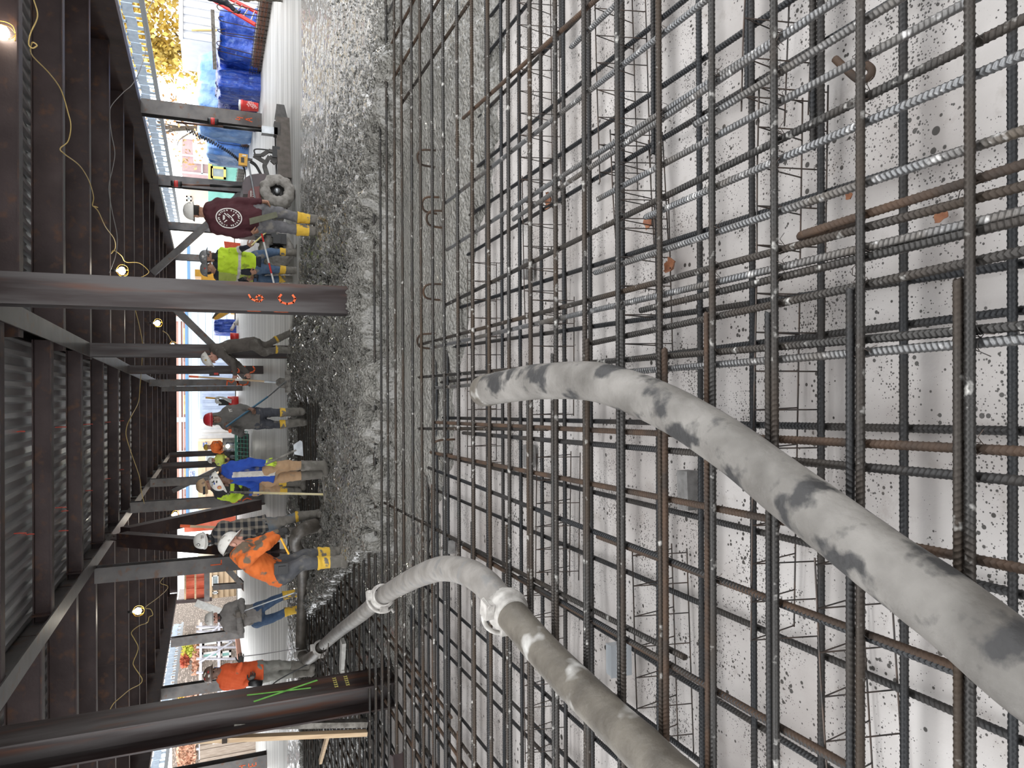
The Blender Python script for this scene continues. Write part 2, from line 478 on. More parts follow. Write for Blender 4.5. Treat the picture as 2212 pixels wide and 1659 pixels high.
# loose clods along the lip of the pour, too many to count
mb = MB()
ico = [(0, 0, 1), (.89, 0, .45), (.28, .85, .45), (-.72, .53, .45), (-.72, -.53, .45), (.28, -.85, .45), (.72, .53, -.45), (-.28, .85, -.45), (-.89, 0, -.45), (-.28, -.85, -.45), (.72, -.53, -.45), (0, 0, -1)]
icf = [(0, 1, 2), (0, 2, 3), (0, 3, 4), (0, 4, 5), (0, 5, 1), (1, 6, 2), (2, 7, 3), (3, 8, 4), (4, 9, 5), (5, 10, 1), (2, 6, 7), (3, 7, 8), (4, 8, 9), (5, 9, 10), (1, 10, 6), (11, 7, 6), (11, 8, 7), (11, 9, 8), (11, 10, 9), (11, 6, 10)]
ico = np.array(ico)
clod_v = []; clod_f = []
def zat(x, y):
    j = int(np.clip(np.searchsorted(Yr, y), 0, len(Yr)-1)); a = x/(Yr[j]*.93+.7)
    i = int(np.clip(np.searchsorted(ax, a), 0, len(ax)-1))
    return zz[j, i], prof[j, i]
k = 0
for t in range(5200):
    x = random.uniform(-4.4, 5.5)
    yf = np.interp(x, fX, fY)
    y = yf+random.gauss(.15, .35) if random.random() < .6 else yf+random.uniform(-.2, 3.)
    z, pf = zat(x, y)
    if pf < .25: continue
    r = random.uniform(.005, .014)*(1.2 if random.random() < .1 else 1)
    P = ico*(r*(.8+.5*RNG.rand(12, 1)))*np.array([1, 1, .8])+np.array([x, y, z+r*.25])
    b = 12*k; clod_v.append(P); clod_f.extend([(b+a_, b+b_, b+c_) for a_, b_, c_ in icf]); k += 1
me = bpy.data.meshes.new('concrete_clods')
me.from_pydata(np.concatenate(clod_v).tolist(), [], clod_f); me.materials.append(CONC)
me.polygons.foreach_set('use_smooth', [True]*len(me.polygons))
at_ = me.attributes.new('coarse', 'FLOAT', 'POINT'); at_.data.foreach_set('value', [1.]*len(me.vertices))
o = link('concrete_clods', me)
tag(o, 'loose wet stones and clods on the lip of the pour', 'concrete', kind='stuff')

# ------------------------------------------------------------------ steel frame: columns
def column(name, label, X, Y, z0, z1, m=STEEL_COL, w=.30, dp_=.31, marks=(), group=None, rot=0.):
    c, s_ = math.cos(rot), math.sin(rot)
    up = np.array([-s_, c, 0])
    mb = MB().ibeam((X, Y, z0), (X, Y, z1), dp_, w, .020, .013, up=up)
    o = mb.obj(name, m)
    tag(o, label, 'column', group)
    nrm_ = np.array([s_, -c, 0]); rt = np.array([c, s_, 0])
    for (txt, zc, size, pm, off, face) in marks:
        q = MB()
        for st in GLYPH[txt]:
            if face == 'front':
                base = np.array([X, Y, zc])+nrm_*(dp_/2+.004)+rt*off
                pts = [base+rt*(px-.5)*size*.7+np.array([0, 0, 1])*(py-.5)*size for px, py in st]
                nn = nrm_
            else:       # left flange tips / web side seen from the left
                base = np.array([X, Y, zc])-rt*(w/2+.004)+nrm_*(dp_/2-.01)
                pts = [base+nrm_*(px-.5)*.02+np.array([0, 0, 1])*(py-.5)*size for px, py in st]
                nn = -rt
            stroke(q, pts, size*.12, nn)
        q.obj('painted_mark', pm, o)
    return o
GLYPH = {
 '6': [[(.85, 1.), (.45, .85), (.2, .5), (.2, .2), (.5, 0), (.8, .15), (.8, .4), (.5, .52), (.22, .35)]],
 'C': [[(.9, .85), (.6, 1.), (.25, .85), (.1, .5), (.25, .12), (.6, 0), (.9, .15)]],
 '4': [[(.3, 1.), (.15, .45), (.85, .45)], [(.7, .8), (.7, 0)]],
 '3': [[(.15, 1.), (.8, .95), (.45, .58), (.85, .3), (.6, .02), (.15, .08)]],
 'A': [[(.1, 0), (.5, 1.), (.9, 0)], [(.25, .35), (.75, .35)]],
 'D': [[(.2, 0), (.2, 1.), (.65, .9), (.9, .5), (.65, .08), (.2, 0)]],
 'E': [[(.85, 1.), (.2, 1.), (.2, 0), (.85, 0)], [(.2, .5), (.7, .5)]],
 '-': [[(.1, .5), (.9, .5)]],
 'X': [[(0, 0), (1, 1)], [(.2, 1.), (.75, 0)]],
 'L': [[(.2, 1.), (.2, 0), (.8, 0)]],
}
def stroke(q, pts, w, n):
    P = [np.asarray(p, float) for p in pts]
    n = nrm(n)
    for a, b in zip(P[:-1], P[1:]):
        t = nrm(b-a)
        q.box((a+b)/2, (np.linalg.norm(b-a)+w*.7, w, .003), 0, (t, np.cross(n, t), n))

ROWS = [8.22, 16.05, 23.55, 31.2, 38.8, 46.4]
GXR = [1.04, .92, .80, .68, .60, .50]          # girder line right of centre
GXL = [-3.20, -3.22, -3.24, -3.26, -3.28, -3.30]
ZG = 3.97                                       # underside of beams and girders
ZD = 4.40                                       # underside of deck
g1 = 'columns of the girder line right of centre'
column('steel_column', 'nearest brown steel column standing in the lumpy concrete, orange 6 and C', GXR[0], ROWS[0], .0, ZG, marks=[('6', 1.41, .14, PAINT_O, -.02, 'front'), ('C', 1.10, .17, PAINT_O, -.02, 'front'), ('6', 1.43, .12, PAINT_O, 0, 'side'), ('C', 1.16, .13, PAINT_O, 0, 'side')], group=g1)
column('steel_column', 'dark steel column right behind the bending worker with the shovel', GXR[1], ROWS[1], .0, ZG, w=.26, group=g1)
column('steel_column', 'dark steel column marked 4 and C in orange behind the shovel handle', GXR[2], ROWS[2], .0, ZG, w=.24, marks=[('4', 1.05, .34, PAINT_O, 0, 'front'), ('C', .75, .34, PAINT_O, 0, 'front')], group=g1)
column('steel_column', 'grey steel column marked 3 and C in orange', GXR[3]-.12, ROWS[3], .0, ZG, STEEL_GREY, w=.26, marks=[('3', 1.0, .42, PAINT_O, 0, 'front'), ('C', .62, .42, PAINT_O, 0, 'front')], group=g1)
column('steel_column', 'fifth grey column of the line right of centre, far down the hall', GXR[4]-.2, ROWS[4], .0, ZG, STEEL_GREY, w=.25, group=g1)
g2 = 'columns of the girder line left of centre'
o = column('steel_column', 'big brown steel column in the left foreground with a green paint cross', GXL[0]-.03, 8.05, .0, ZG, STEEL_COL, w=.33, dp_=.31, group=g2, rot=math.pi/2-.20)
q = MB()
_a = math.pi/2-.20; nn = nrm((math.sin(_a), -math.cos(_a), 0)); rt = np.array([math.cos(_a), math.sin(_a), 0])
b0 = np.array([GXL[0]-.03, 8.05, 1.16])+nn*.158
stroke(q, [b0+rt*-.10+np.array([0, 0, .30]), b0+rt*.10+np.array([0, 0, -.34])], .022, nn)
stroke(q, [b0+rt*.03+np.array([0, 0, .36]), b0+rt*-.02+np.array([0, 0, -.26])], .018, nn)
q.obj('painted_cross', PAINT_G, o)
q = MB()
for i, zc in enumerate((.62, .50)):
    for k in range(5):
        stroke(q, [b0+rt*(-.08+.04*k)+np.array([0, 0, zc-1.16]), b0+rt*(-.065+.04*k)+np.array([0, 0, zc-1.16+.035])], .006, nn)
        stroke(q, [b0+rt*(-.08+.04*k)+np.array([0, 0, zc-1.16+.03]), b0+rt*(-.06+.04*k)+np.array([0, 0, zc-1.16])], .006, nn)
q.obj('crayon_note', PAINT_Y, o)
column('steel_column', 'grey steel column rising behind the bending orange hoodie', GXL[1]-.28, ROWS[1]+.6, .0, ZG, STEEL_GREY, w=.30, marks=[('L', 1.75, .2, PAINT_O, .05, 'front')], group=g2)
column('steel_column', 'brown steel column marked in orange where the big brace lands', GXL[2]+.10, ROWS[2]+.1, .0, ZG, STEEL_GREY, w=.30, marks=[('4', 1.12, .24, PAINT_O, 0, 'front'), ('D', .82, .28, PAINT_O, 0, 'front')], group=g2)
column('steel_column', 'brown column right behind the tan hard hat', GXL[3], ROWS[3], .0, ZG, STEEL_GREY, w=.30, group=g2)
column('steel_column', 'brown column between the blue jacket and the riding trowel', GXL[4], ROWS[4], .0, ZG, STEEL_COL, w=.30, group=g2)
column('steel_column', 'farthest column of the line left of centre, above the riding trowel', GXL[5], ROWS[5], .0, ZG, STEEL_COL, w=.30, group=g2)
g3 = 'perimeter columns on the right'
column('steel_column', 'right perimeter column marked 4 A beside the blue tarps', 8.36, ROWS[2]-.1, -.2, 3.62, STEEL_GREY, w=.42, marks=[('4', .98, .2, PAINT_O, -.03, 'front'), ('A', .72, .2, PAINT_O, -.03, 'front')], group=g3)
column('steel_column', 'right perimeter column standing behind the maroon machine', 8.36, ROWS[3], -.2, 3.62, STEEL_GREY, w=.40, group=g3)
column('steel_column', 'right perimeter column behind the maroon hoodie', 8.25, ROWS[4], -.2, 3.62, STEEL_GREY, w=.36, group=g3)
column('steel_column', 'last right perimeter column behind the grey hard hat', 8.1, ROWS[5], -.2, 3.62, STEEL_GREY, w=.36, group=g3)
g4 = 'perimeter columns on the left'
column('steel_column', 'left perimeter column with an orange mark at the edge of the view', -10.85, 23.2, -.2, 3.62, STEEL_GREY, w=.42, marks=[('4', 1.05, .2, PAINT_O, 0, 'front'), ('E', .75, .2, PAINT_O, 0, 'front')], group=g4)
column('steel_column', 'left perimeter column behind the brown hard hat', -11.3, ROWS[3], -.2, 3.62, STEEL_GREY, w=.42, group=g4)
column('steel_column', 'left perimeter column behind the grey sweatshirt', -11.7, ROWS[4], -.2, 3.62, STEEL_GREY, w=.42, group=g4)

# ------------------------------------------------------------------ ceiling: fluted deck, beams, girders
def deck_panel(x0, x1, y0, y1, z):
    mb = MB()
    prof = []
    x = x0
    while x < x1-.01:
        prof += [(x, z), (x+.045, z), (x+.075, z+.055), (x+.16, z+.055), (x+.19, z)]
        x += .205
    prof.append((min(x, x1+.1), z))
    vs = []
    for px, pz in prof:
        vs += [(px, y0, pz), (px, y1, pz)]
    mb.add(vs, [(2*i, 2*i+1, 2*i+3, 2*i+2) for i in range(len(prof)-1)])
    vs2 = [(px, py, pz+.06) for (px, py, pz) in vs]
    mb.add([(x0, y0, z+.075), (x0, y1, z+.075), (x1, y1, z+.075), (x1, y0, z+.075)], [(0, 1, 2, 3)])
    return mb
ceil = struct(MB().span((-11.5, 5.4, ZD+.09), (8.6, 47.0, ZD+.16)).span((-11.5, -6, ZD+.09), (8.6, .6, ZD+.16)).obj('ceiling', mat('deck_topping', (.25, .25, .25), rough=.9)))  # unseen opening over the near rebar, left so daylight reaches the foreground
x = -11.5
while x < 8.5:
    mid_ = -3.6 < x < .8
    for ya_, yb_ in ((-6., .6), (5.4, 47.)):  # strip overhead, out of view, added to even out the near daylight
        deck_panel(x, x+.82, ya_, yb_, 4.21 if mid_ else ZD).obj('deck_panel', DECKM, ceil)
    x += .82
RB = [.4, 5.5, 7.4, 10.5, 13.4, 16.2, 19.3, 22.4, 25.3, 28.7, 31.8, 34.8, 37.9, 41.0, 44.1, 47.0]
CB = [.4, 5.5, 7.1, 9.6, 12.4, 15.1, 18.0, 20.8, 23.7, 26.9, 29.8, 32.9, 36.0, 39.0, 42., 45., 47.]
LB = [.4, 5.8, 8.8, 11.7, 14.5, 16.8, 19.9, 23.1, 26.4, 29.1, 33.6, 36.7, 39.8, 43., 46.]
ORD = 'first second third fourth fifth sixth seventh eighth ninth tenth eleventh twelfth thirteenth fourteenth fifteenth sixteenth seventeenth eighteenth nineteenth twentieth'.split()
def beams(ys, x0, x1, label, group, w=.20, zt=None):
    zt = zt or ZD
    for k, y in enumerate(ys):
        o = MB().ibeam((x0, y, (ZG+zt)/2), (x1, y, (ZG+zt)/2), zt-ZG, w).obj('roof_beam', STEEL)
        tag(o, label+', '+ORD[k]+' one counted from us', 'beam', group)
beams(RB, .75, 8.36, 'brown steel roof beam over the right-hand bay', 'roof beams of the right bay')
beams(CB, -3.22, .85, 'dark steel roof beam over the narrow middle bay', 'roof beams of the middle bay', .18, 4.21)
beams(LB, -11.3, -3.2, 'brown steel roof beam over the left-hand bay', 'roof beams of the left bay')
mb = MB()
for i in range(5):
    mb.ibeam((GXR[i], ROWS[i]-(3.8 if i == 0 else 0), (ZG+ZD)/2-.01), (GXR[i+1], ROWS[i+1], (ZG+ZD)/2-.01), ZD-ZG+.02, .26, .022)
tag(mb.obj('roof_girder', STEEL_GREY), 'long grey girder right of centre running away over the middle columns', 'girder')
mb = MB()
for i in range(5):
    mb.ibeam((GXL[i], ROWS[i]-(3.8 if i == 0 else 0), (ZG+ZD)/2-.01), (GXL[i+1], ROWS[i+1], (ZG+ZD)/2-.01), ZD-ZG+.02, .26, .022)
tag(mb.obj('roof_girder', STEEL_GREY), 'long grey girder left of centre running away over the braced columns', 'girder')
tag(MB().ibeam((8.36, 7, 4.0), (8.36, 47, 4.0), .76, .26, .022).obj('edge_beam', STEEL), 'deep brown edge beam over the right perimeter columns', 'beam')
tag(MB().ibeam((-11.4, 5.6, 4.0), (-11.4, 47, 4.0), .76, .26, .022).obj('edge_beam', STEEL), 'deep brown edge beam over the left perimeter columns', 'beam')
tag(MB().ibeam((-11.4, 47.2, 4.0), (8.4, 47.2, 4.0), .76, .26, .022).obj('edge_beam', STEEL), 'brown edge beam closing the far end of the hall', 'beam')
# stub plates on the left girder where beams land
mb = MB()
for y in CB[:8]:
    mb.span((-3.10, y-.16, ZG-.0), (-3.08, y+.16, ZG+.36))
tag(mb.obj('girder_plates', STEEL), 'dark stiffener plates along the girder left of centre', 'plates', kind='stuff')

# bluish deck edge form hanging outside the edge beams
def edge_form(Xe, y0, y1, label, sgn):
    t = thing('edge_form', label, 'edge form', (Xe, y0, 3.3))
    rail = MB(); rail.span((Xe-.04, y0, 3.28), (Xe+.04, y1, 3.40))
    rail.obj('bottom_rail', mat('zinc_rail', (.40, .43, .45), rough=.45, metal=.4), t)
    rail = MB(); rail.span((Xe-.03, y0, 3.86), (Xe+.03, y1, 3.93)); rail.obj('top_rail', EDGEBLUE, t)
    pm = MB(); pm.span((-.012, 0, -.13), (.012, .70, .13)); pm.span((-.03, .08, -.30), (.0, .13, -.13)); pm.span((-.03, .45, -.30), (0, .62, -.13)); pm.span((-.03, .2, .13), (0, .32, .24))
    me = pm.mesh('form_plate', EDGEBLUE)
    y = y0; n = 0
    while y < y1-.7:
        o = link('form_plate', me); o.location = (Xe, y, 3.67+.03*(n % 2)); o.parent = t
        o.matrix_parent_inverse = PW(t).inverted()
        y += .74; n += 1
edge_form(9.75, 15., 46.5, 'pale blue slotted deck edge form hanging over the blue tarps', 1)
edge_form(-13.0, 19., 46.5, 'pale blue slotted deck edge form hanging before the stone house', -1)

# braces
def brace(label, a, b, w, m=STEEL_GREY):
    t = thing('diagonal_brace', label, 'brace', b)
    a = np.array(a, float); b = np.array(b, float)
    MB().bar(a, b, w, w).obj('tube', m, t)
    dd = nrm(b-a)
    for p, s_ in ((a, 1), (b, -1)):
        g = MB(); up = np.array([0, 1., 0]) if abs(dd[0]) > .3 else np.array([1., 0, 0])
        n = np.cross(dd, up)
        g.poly([p-dd*s_*.35+n*.16, p+dd*s_*.30+n*.16, p+dd*s_*.42-n*.1, p-dd*s_*.35-n*.16], .02, up)
        for k in range(4):
            g.box(p+dd*s_*(.05+.07*k)+n*.1, (.05, .06, .05))
        g.obj('gusset_plate', STEEL, t)
    return t
a = np.array([4.75, 31.2, 3.85])
brace('grey tube brace slanting down behind the maroon hoodie', a, (8.2, 31.2, .55), .24)
brace('grey tube brace slanting down to the bending worker', a-np.array([.5, 0, 0]), (.75, 31.2, .5), .26)
brace('big dark brace slanting down left of the tan hard hat', (-3.22, 19.6, 3.72), (-3.22, 23.1, .55), .30, STEEL)
brace('big dark brace dropping behind the plaid jacket', (-3.22, 18.9, 3.72), (-3.25, 16.2, .6), .30, STEEL)
brace('short brace with a bolted end behind the tan hard hat', (-4.5, 38.8, 3.5), (-3.4, 38.8, 1.2), .22)
brace('dark brace meeting a short post left of the bent orange worker', dp(480, 1217, 38.5), dp(522, 1262, 38.5), .24)
tag(MB().ibeam(dp(460, 1268, 38.6), dp(522, 1264, 38.6), .26, .26, up=(0, 1, 0)).obj('steel_post', STEEL_GREY), 'short grey steel post before the tan siding house', 'post')
# ------------------------------------------------------------------ rebar
def rebar_mesh(L, r=.0115, name='rebar', pitch=.0155, n=8):
    k = int(L/pitch); nr = 4
    s = np.arange(k)*pitch
    rings = []
    for off, rr in ((0., r), (.56*pitch, r), (.70*pitch, r*1.11), (.86*pitch, r*1.11)):
        rings.append((s+off, rr))
    ang = 2*np.pi*np.arange(n)/n
    V = np.zeros((k, nr, n, 3))
    for j, (pos, rr) in enumerate(rings):
        V[:, j, :, 0] = pos[:, None]-L/2+.8*r*np.abs(np.cos(ang))[None]
        V[:, j, :, 1] = rr*np.cos(ang)[None]
        V[:, j, :, 2] = rr*np.sin(ang)[None]
    V = V.reshape(-1, 3); m = k*nr
    i = np.arange(m-1)[:, None]; a = np.arange(n)[None]
    Q = np.stack([i*n+a, i*n+(a+1) % n, (i+1)*n+(a+1) % n, (i+1)*n+a], -1).reshape(-1, 4).tolist()
    Q.append(list(range(n-1, -1, -1))); Q.append([(m-1)*n+t for t in range(n)])
    me = bpy.data.meshes.new(name)
    me.from_pydata(V.tolist(), [], Q)
    me.polygons.foreach_set('use_smooth', [True]*(len(Q)-2)+[False]*2)
    me.update()
    return me
_bars = {}
def bar_obj(parent, a, d, L, m, r=.0115, name='rebar'):
    """bar whose end is at a and which runs along d for length L"""
    for q in (1.2, 2.5, 5., 9., 18.):
        if L <= q+.01: break
    key = (q, m.name, r)
    if key not in _bars:
        _bars[key] = rebar_mesh(q, r); _bars[key].materials.append(m)
    d = nrm(d)
    o = bpy.data.objects.new(name, _bars[key]); COL.objects.link(o)
    X = d; Zv = nrm(np.array([0, 0, 1.])-d*d[2]); Yv = np.cross(Zv, X)
    Mx = Matrix.Identity(4); c = np.asarray(a, float)+d*q/2
    ang = random.uniform(0, 6.28)
    Y2 = Yv*math.cos(ang)+Zv*math.sin(ang); Z2 = np.cross(X, Y2)
    for i in range(3):
        Mx[i][0] = X[i]; Mx[i][1] = Y2[i]; Mx[i][2] = Z2[i]; Mx[i][3] = c[i]
    if parent is not None:
        o.parent = parent; o.matrix_parent_inverse = PW(parent).inverted()
    o.matrix_basis = Mx
    return o
PHI = -.019
upper = thing('rebar_mat', 'upper rebar mat, grey ribbed bars tied in a grid above the white sheet', 'rebar mat', (0, 1, ZT))
lower = thing('rebar_mat', 'lower rebar mat, darker bars lying just above the white sheet', 'rebar mat', (0, 1, ZB))
xdir = np.array([1, PHI, 0.])
def xlim(y):
    return .56*(y*.93+.7)+.25
def rb_mat():
    t = random.random()
    return REBAR if t < .85 else REBAR_RUST if t < .92 else REBAR_LT
spl = {0: 595, 1: 617, 2: 668, 3: 670, 4: 750, 5: 666, 6: 730, 7: 760, 8: 780, 9: 1135}
ups = []
for i in range(-1, 45):
    y = 1.128+.305*i+random.uniform(-.006, .006)
    xr = min(xlim(y), 8.6 if i > 10 else 9); xl = max(-xlim(y), -11.8)
    jit = random.uniform(-.003, .003)
    ups.append(y)
    d = np.array([1, PHI+jit, 0.])
    if i > 21:
        # behind the lip only the left part stays bare
        xr = min(xr, 1.6)
    if y > 12.6: xr = -1.9 if y > 14.7 else min(xr, 1.2)
    if xr-xl < 9:
        bar_obj(upper, (xl, y+PHI*xl, ZT), d, 9 if xr-xl > 5 else 5, REBAR)
    else:
        bar_obj(upper, (xl, y+PHI*xl, ZT), d, 18, REBAR)
    # lap splice: a second bar tied alongside, running off to the left
    if i in spl:
        v = 1106 - 0
        xs = gp(2094 if i == 0 else [2094, 1852, 1676, 1546, 1434, 1345, 1269, 1208, 1153, 1103][i], spl[i], ZT)[0]
    else:
        xs = random.uniform(-1.6, -.2) if i % 4 else random.uniform(-3.5, -2)
    sg = -1 if i in (4, 5, 6) else 1
    off = .027*sg
    if xs-xl > .6:
        bar_obj(upper, (xs, y+PHI*xs+off, ZT+.001), -d, min(9., xs-xl+.3), random.choice([REBAR, REBAR, REBAR, REBAR_DK, REBAR_RUST]))
# bars of the upper mat that run away from us, surveyed one by one
ZF = ZT-.028
FW = [((1800, 6), (1108, 475), REBAR_LT), ((1341, 0), (1233, 103), REBAR_LT), ((1287, 0), (1000, 256), REBAR_RUST), ((1526, 0), (960, 440), REBAR_LT),
      ((1810, 0), (965, 540), REBAR_LT), ((1940, 0), (1499, 271), REBAR_LT), ((2078, 11), (1290, 431), REBAR_LT), ((2212, 41), (960, 660), REBAR),
      ((2212, 117), (1393, 470), REBAR_LT), ((2212, 282), (1284, 590), REBAR_LT), ((2212, 355), (1729, 508), REBAR_RUST),
      ((2212, 402), (905, 745), REBAR), ((2105, 500), (1382, 671), REBAR), ((1775, 557), (930, 752), REBAR_LT),
      ((2105, 565), (1276, 742), REBAR), ((2212, 704), (905, 815), REBAR), ((2212, 733), (940, 838), REBAR_LT),
      ((2212, 975), (935, 912), REBAR_RUST), ((1099, 926), (905, 926), REBAR), ((2212, 1039), (1000, 935), REBAR_DK),
      ((2013, 1190), (930, 977), REBAR_RUST), ((1352, 1175), (925, 1010), REBAR_DK), ((2059, 1439), (1290, 1158), REBAR_RUST),
      ((1658, 1556), (1000, 1182), REBAR_RUST), ((1135, 1243), (830, 1086), REBAR), ((1821, 1651), (1121, 1247), REBAR_DK)]
for (x0, y0), (x1, y1), m in FW:
    a = gp(x1, y1, ZF); b = gp(x0, y0, ZF)
    d = b-a; L = np.linalg.norm(d)
    full = x0 > 2190 or (m is not None and (x0 < 2190 and L > 3.2))
    bar_obj(upper, a, d, max(L+.5, 1.2), m)
x = -2.35
while x > -9.5:
    y1 = 14.6+random.uniform(-.4, .4); y0 = max(1.0, (abs(x)-.9)/.6)
    d = np.array([random.uniform(-.012, .012), -1, 0])
    bar_obj(upper, (x, y1, ZF), d, max(1.3, y1-y0), random.choice([REBAR, REBAR_DK, REBAR_RUST, REBAR]))
    if random.random() < .5:
        ys_ = random.uniform(max(2.5, y0+.5), 9)
        bar_obj(upper, (x+.03, ys_, ZF), d, 2.5, random.choice([REBAR_RUST, REBAR_DK]))
    x -= random.uniform(.22, .30)
for x in (2.6, 2.95, 3.3, 3.65, 4.0, 4.3):
    d = np.array([random.uniform(-.01, .01), -1, 0])
    bar_obj(upper, (x, random.uniform(6.4, 7.6), ZF), d, 4.4, random.choice([REBAR, REBAR_LT, REBAR_RUST]))
# lower mat
for i in range(-1, 42):
    y = 1.185+.305*i+random.uniform(-.008, .008)
    xr = min(xlim(y), 6.5); xl = max(-xlim(y), -11.5)
    if y > 7.4: xr = -1.5
    if y > 9: xr = -2.2
    bar_obj(lower, (xl, y+PHI*xl, ZB), np.array([1, PHI+random.uniform(-.003, .003), 0]), xr-xl, REBAR_DK)
    if i in (2, 3, 5, 6, 8):
        xe = .62*(y*.93+.7)*random.uniform(.45, .75)
        bar_obj(lower, (xe, y+PHI*xe+.027, ZB), np.array([1, PHI, 0]), 2.5, REBAR_DK)
x = 3.6
while x > -9.8:
    y1 = 7.2 if x > -2 else 14.; y0 = max(.9, (abs(x)-.9)/.62)
    if y1-y0 > .7:
        bar_obj(lower, (x, y1+random.uniform(-.3, .3), ZB-.027), np.array([random.uniform(-.02, .02), -1, 0]), y1-y0, REBAR_DK)
    x -= random.uniform(.27, .34)
# tie wires on the nearest crossings
tw = MB()
pth = [np.array([.018*math.cos(a)*1.2, .018*math.sin(a)*.8, .014*math.sin(2*a)]) for a in np.linspace(0, 6.0, 14)]
pth += [pth[-1]+np.array([.012, .012, .02]), pth[-1]+np.array([.03, .02, .012])]
tw.tube(pth, .0011, 4)
twm = tw.mesh('tie_wire', WIRE)
n = 0
for (x0, y0), (x1, y1), m in FW:
    a = gp(x1, y1, ZF); b = gp(x0, y0, ZF)
    for i in range(1, 14, 1):
        Yv = ups[i]
        t = (Yv-a[1])/(b[1]-a[1])
        if 0 <= t <= 1 and random.random() < .42:
            p = a+(b-a)*t
            o = link('tie_wire', twm); o.location = (p[0], p[1]+PHI*p[0], ZT-.012); o.rotation_euler = (0, 0, random.uniform(0, 6.28))
            o.parent = upper; o.matrix_parent_inverse = PW(upper).inverted(); n += 1

# welded-wire bolsters that carry the upper mat
def leg_mesh():
    mb = MB()
    mb.tube([(0, -.055, -.232), (0, -.052, -.225), (0, 0, 0), (0, .052, -.225), (0, .055, -.232)], .0026, 5)
    return mb.mesh('leg', WIRE)
LEGM = leg_mesh()
def bolster(xt, ya, yb, label):
    a = gp(xt, ya, ZT-.045); b = gp(xt, yb, ZT-.045)
    b[1] = a[1]+PHI*(b[0]-a[0])+random.uniform(-.05, .05)
    zt = ZT-.045
    t = thing('bar_support', label, 'bar support', (a[0], a[1], .01))
    w = MB(); w.tube([a, (a+b)/2+np.array([0, .004, 0]), b], .003, 5); w.obj('top_wire', WIRE, t)
    for s in (-1, 1):
        w = MB(); q0 = a.copy(); q1 = b.copy(); q0[1] += s*.055; q1[1] += s*.055; q0[2] = q1[2] = zt-.232
        w.tube([q0, (q0+q1)/2, q1], .003, 5); w.obj('runner', WIRE, t)
    L = np.linalg.norm(b-a); k = max(2, int(L/.125)); dd = (b-a)/L
    for i in range(k+1):
        p = a+dd*min(L, .02+i*.125)
        o = link('leg', LEGM); o.location = tuple(p); o.rotation_euler = (0, 0, math.atan2(dd[1], dd[0]))
        o.parent = t; o.matrix_parent_inverse = PW(t).inverted()
bolster(1612, -60, 235, 'wire bar support at the near right edge, under the third bar')
bolster(1640, 175, 560, 'wire bar support in front of the rusty bar pair at lower right')
bolster(1634, 620, 1390, 'long wire bar support passing under the front hose')
bolster(1760, 1205, 1700, 'nearest wire bar support at the lower left, beside the front hose')
bolster(1284, -50, 400, 'wire bar support running along the right side behind the bright bars')
bolster(1318, 280, 520, 'short wire bar support between two bright bar ends')
bolster(1330, 420, 770, 'wire bar support beside the crumpled brown leaf')
bolster(1118, -50, 440, 'wire bar support close to the muddy edge on the right')
bolster(1128, 380, 700, 'wire bar support by the grey block near the middle')
bolster(1148, 640, 900, 'wire bar support under the mouth of the front hose')
bolster(1010, 560, 1000, 'wire bar support at the wet edge behind the hose mouth')
bolster(1160, 980, 1260, 'wire bar support just left of the front hose')
bolster(1366, 1190, 1640, 'wire bar support behind the grey plastic box')
bolster(1130, 1280, 1640, 'wire bar support left of the jointed hose')

# small concrete bricks holding the lower mat
def block(x, y, label, sx=.10, sy=.06, rz=0.):
    p = gp(x, y, .03)
    mb = MB(); h = .062
    e = .006
    pts = [(-1, -1), (1, -1), (1, 1), (-1, 1)]
    vs = []
    for z, k in ((0, 1.), (h-e, 1.), (h, 1-e/.03)):
        vs += [(sx/2*k*i, sy/2*k*j, z) for i, j in pts]
    fs = [(3, 2, 1, 0), (8, 9, 10, 11)]
    for l in (0, 4):
        fs += [(l+i, l+(i+1) % 4, l+4+(i+1) % 4, l+4+i) for i in range(4)]
    mb.add(vs, fs)
    o = mb.obj('spacer_block', mat('grey_block', (.12, .115, .11), (.19, .185, .18), rough=.85, scale=25., bump=.002))
    o.location = (p[0], p[1], .006); o.rotation_euler = (0, 0, rz)
    tag(o, label, 'concrete block', 'small concrete spacer blocks on the sheet')
block(1488, 1058, 'large grey concrete spacer block just left of the front hose', .16, .07, .03)
block(1142, 582, 'pale grey concrete spacer block right of the hose mouth', .12, .055, .02)
block(1145, 985, 'grey concrete spacer block left of the hose mouth', .14, .06)
block(985, 672, 'grey concrete spacer block in the wet edge near the big column', .11, .06)
block(975, 1180, 'grey concrete spacer block beside the bend of the jointed hose', .11, .06)

# brown leaves blown onto the sheet
LEAF = mat('dry_leaf', (.19, .07, .035), (.30, .13, .06), rough=.7, scale=20)
def leaf(x, y, s, rz, label, curl=.5):
    p = gp(x, y, .02)
    mb = MB(); out = []
    nu = 9
    for i in range(nu):
        t = i/(nu-1); w = math.sin(math.pi*t**.8)*.45*(1+.25*math.sin(9*t))
        for j in (-1, -.5, 0, .5, 1):
            out.append((s*(t-.5), s*w*j*(1-.3*curl*abs(j)), s*(curl*.5*abs(w*j)**1.2*2+.25*curl*(t-.5)**2*4+.05*math.sin(7*t+3*j))))
    fs = [(i*5+j, i*5+j+1, i*5+j+6, i*5+j+5) for i in range(nu-1) for j in range(4)]
    fs += [tuple(reversed(f)) for f in [(a+nu*5, b+nu*5, c+nu*5, d+nu*5) for a, b, c, d in fs]]
    out += [(a, b, c-.0015) for a, b, c in out]
    mb.add(out, fs)
    o = mb.obj('dry_leaf', LEAF, None, True); o.location = (p[0], p[1], .012); o.rotation_euler = (0, .1, rz)
    tag(o, label, 'leaf', 'dry leaves on the white sheet')
leaf(1188, 432, .13, .6, 'rust brown leaf lying farthest from us, under crossing bars', .6)
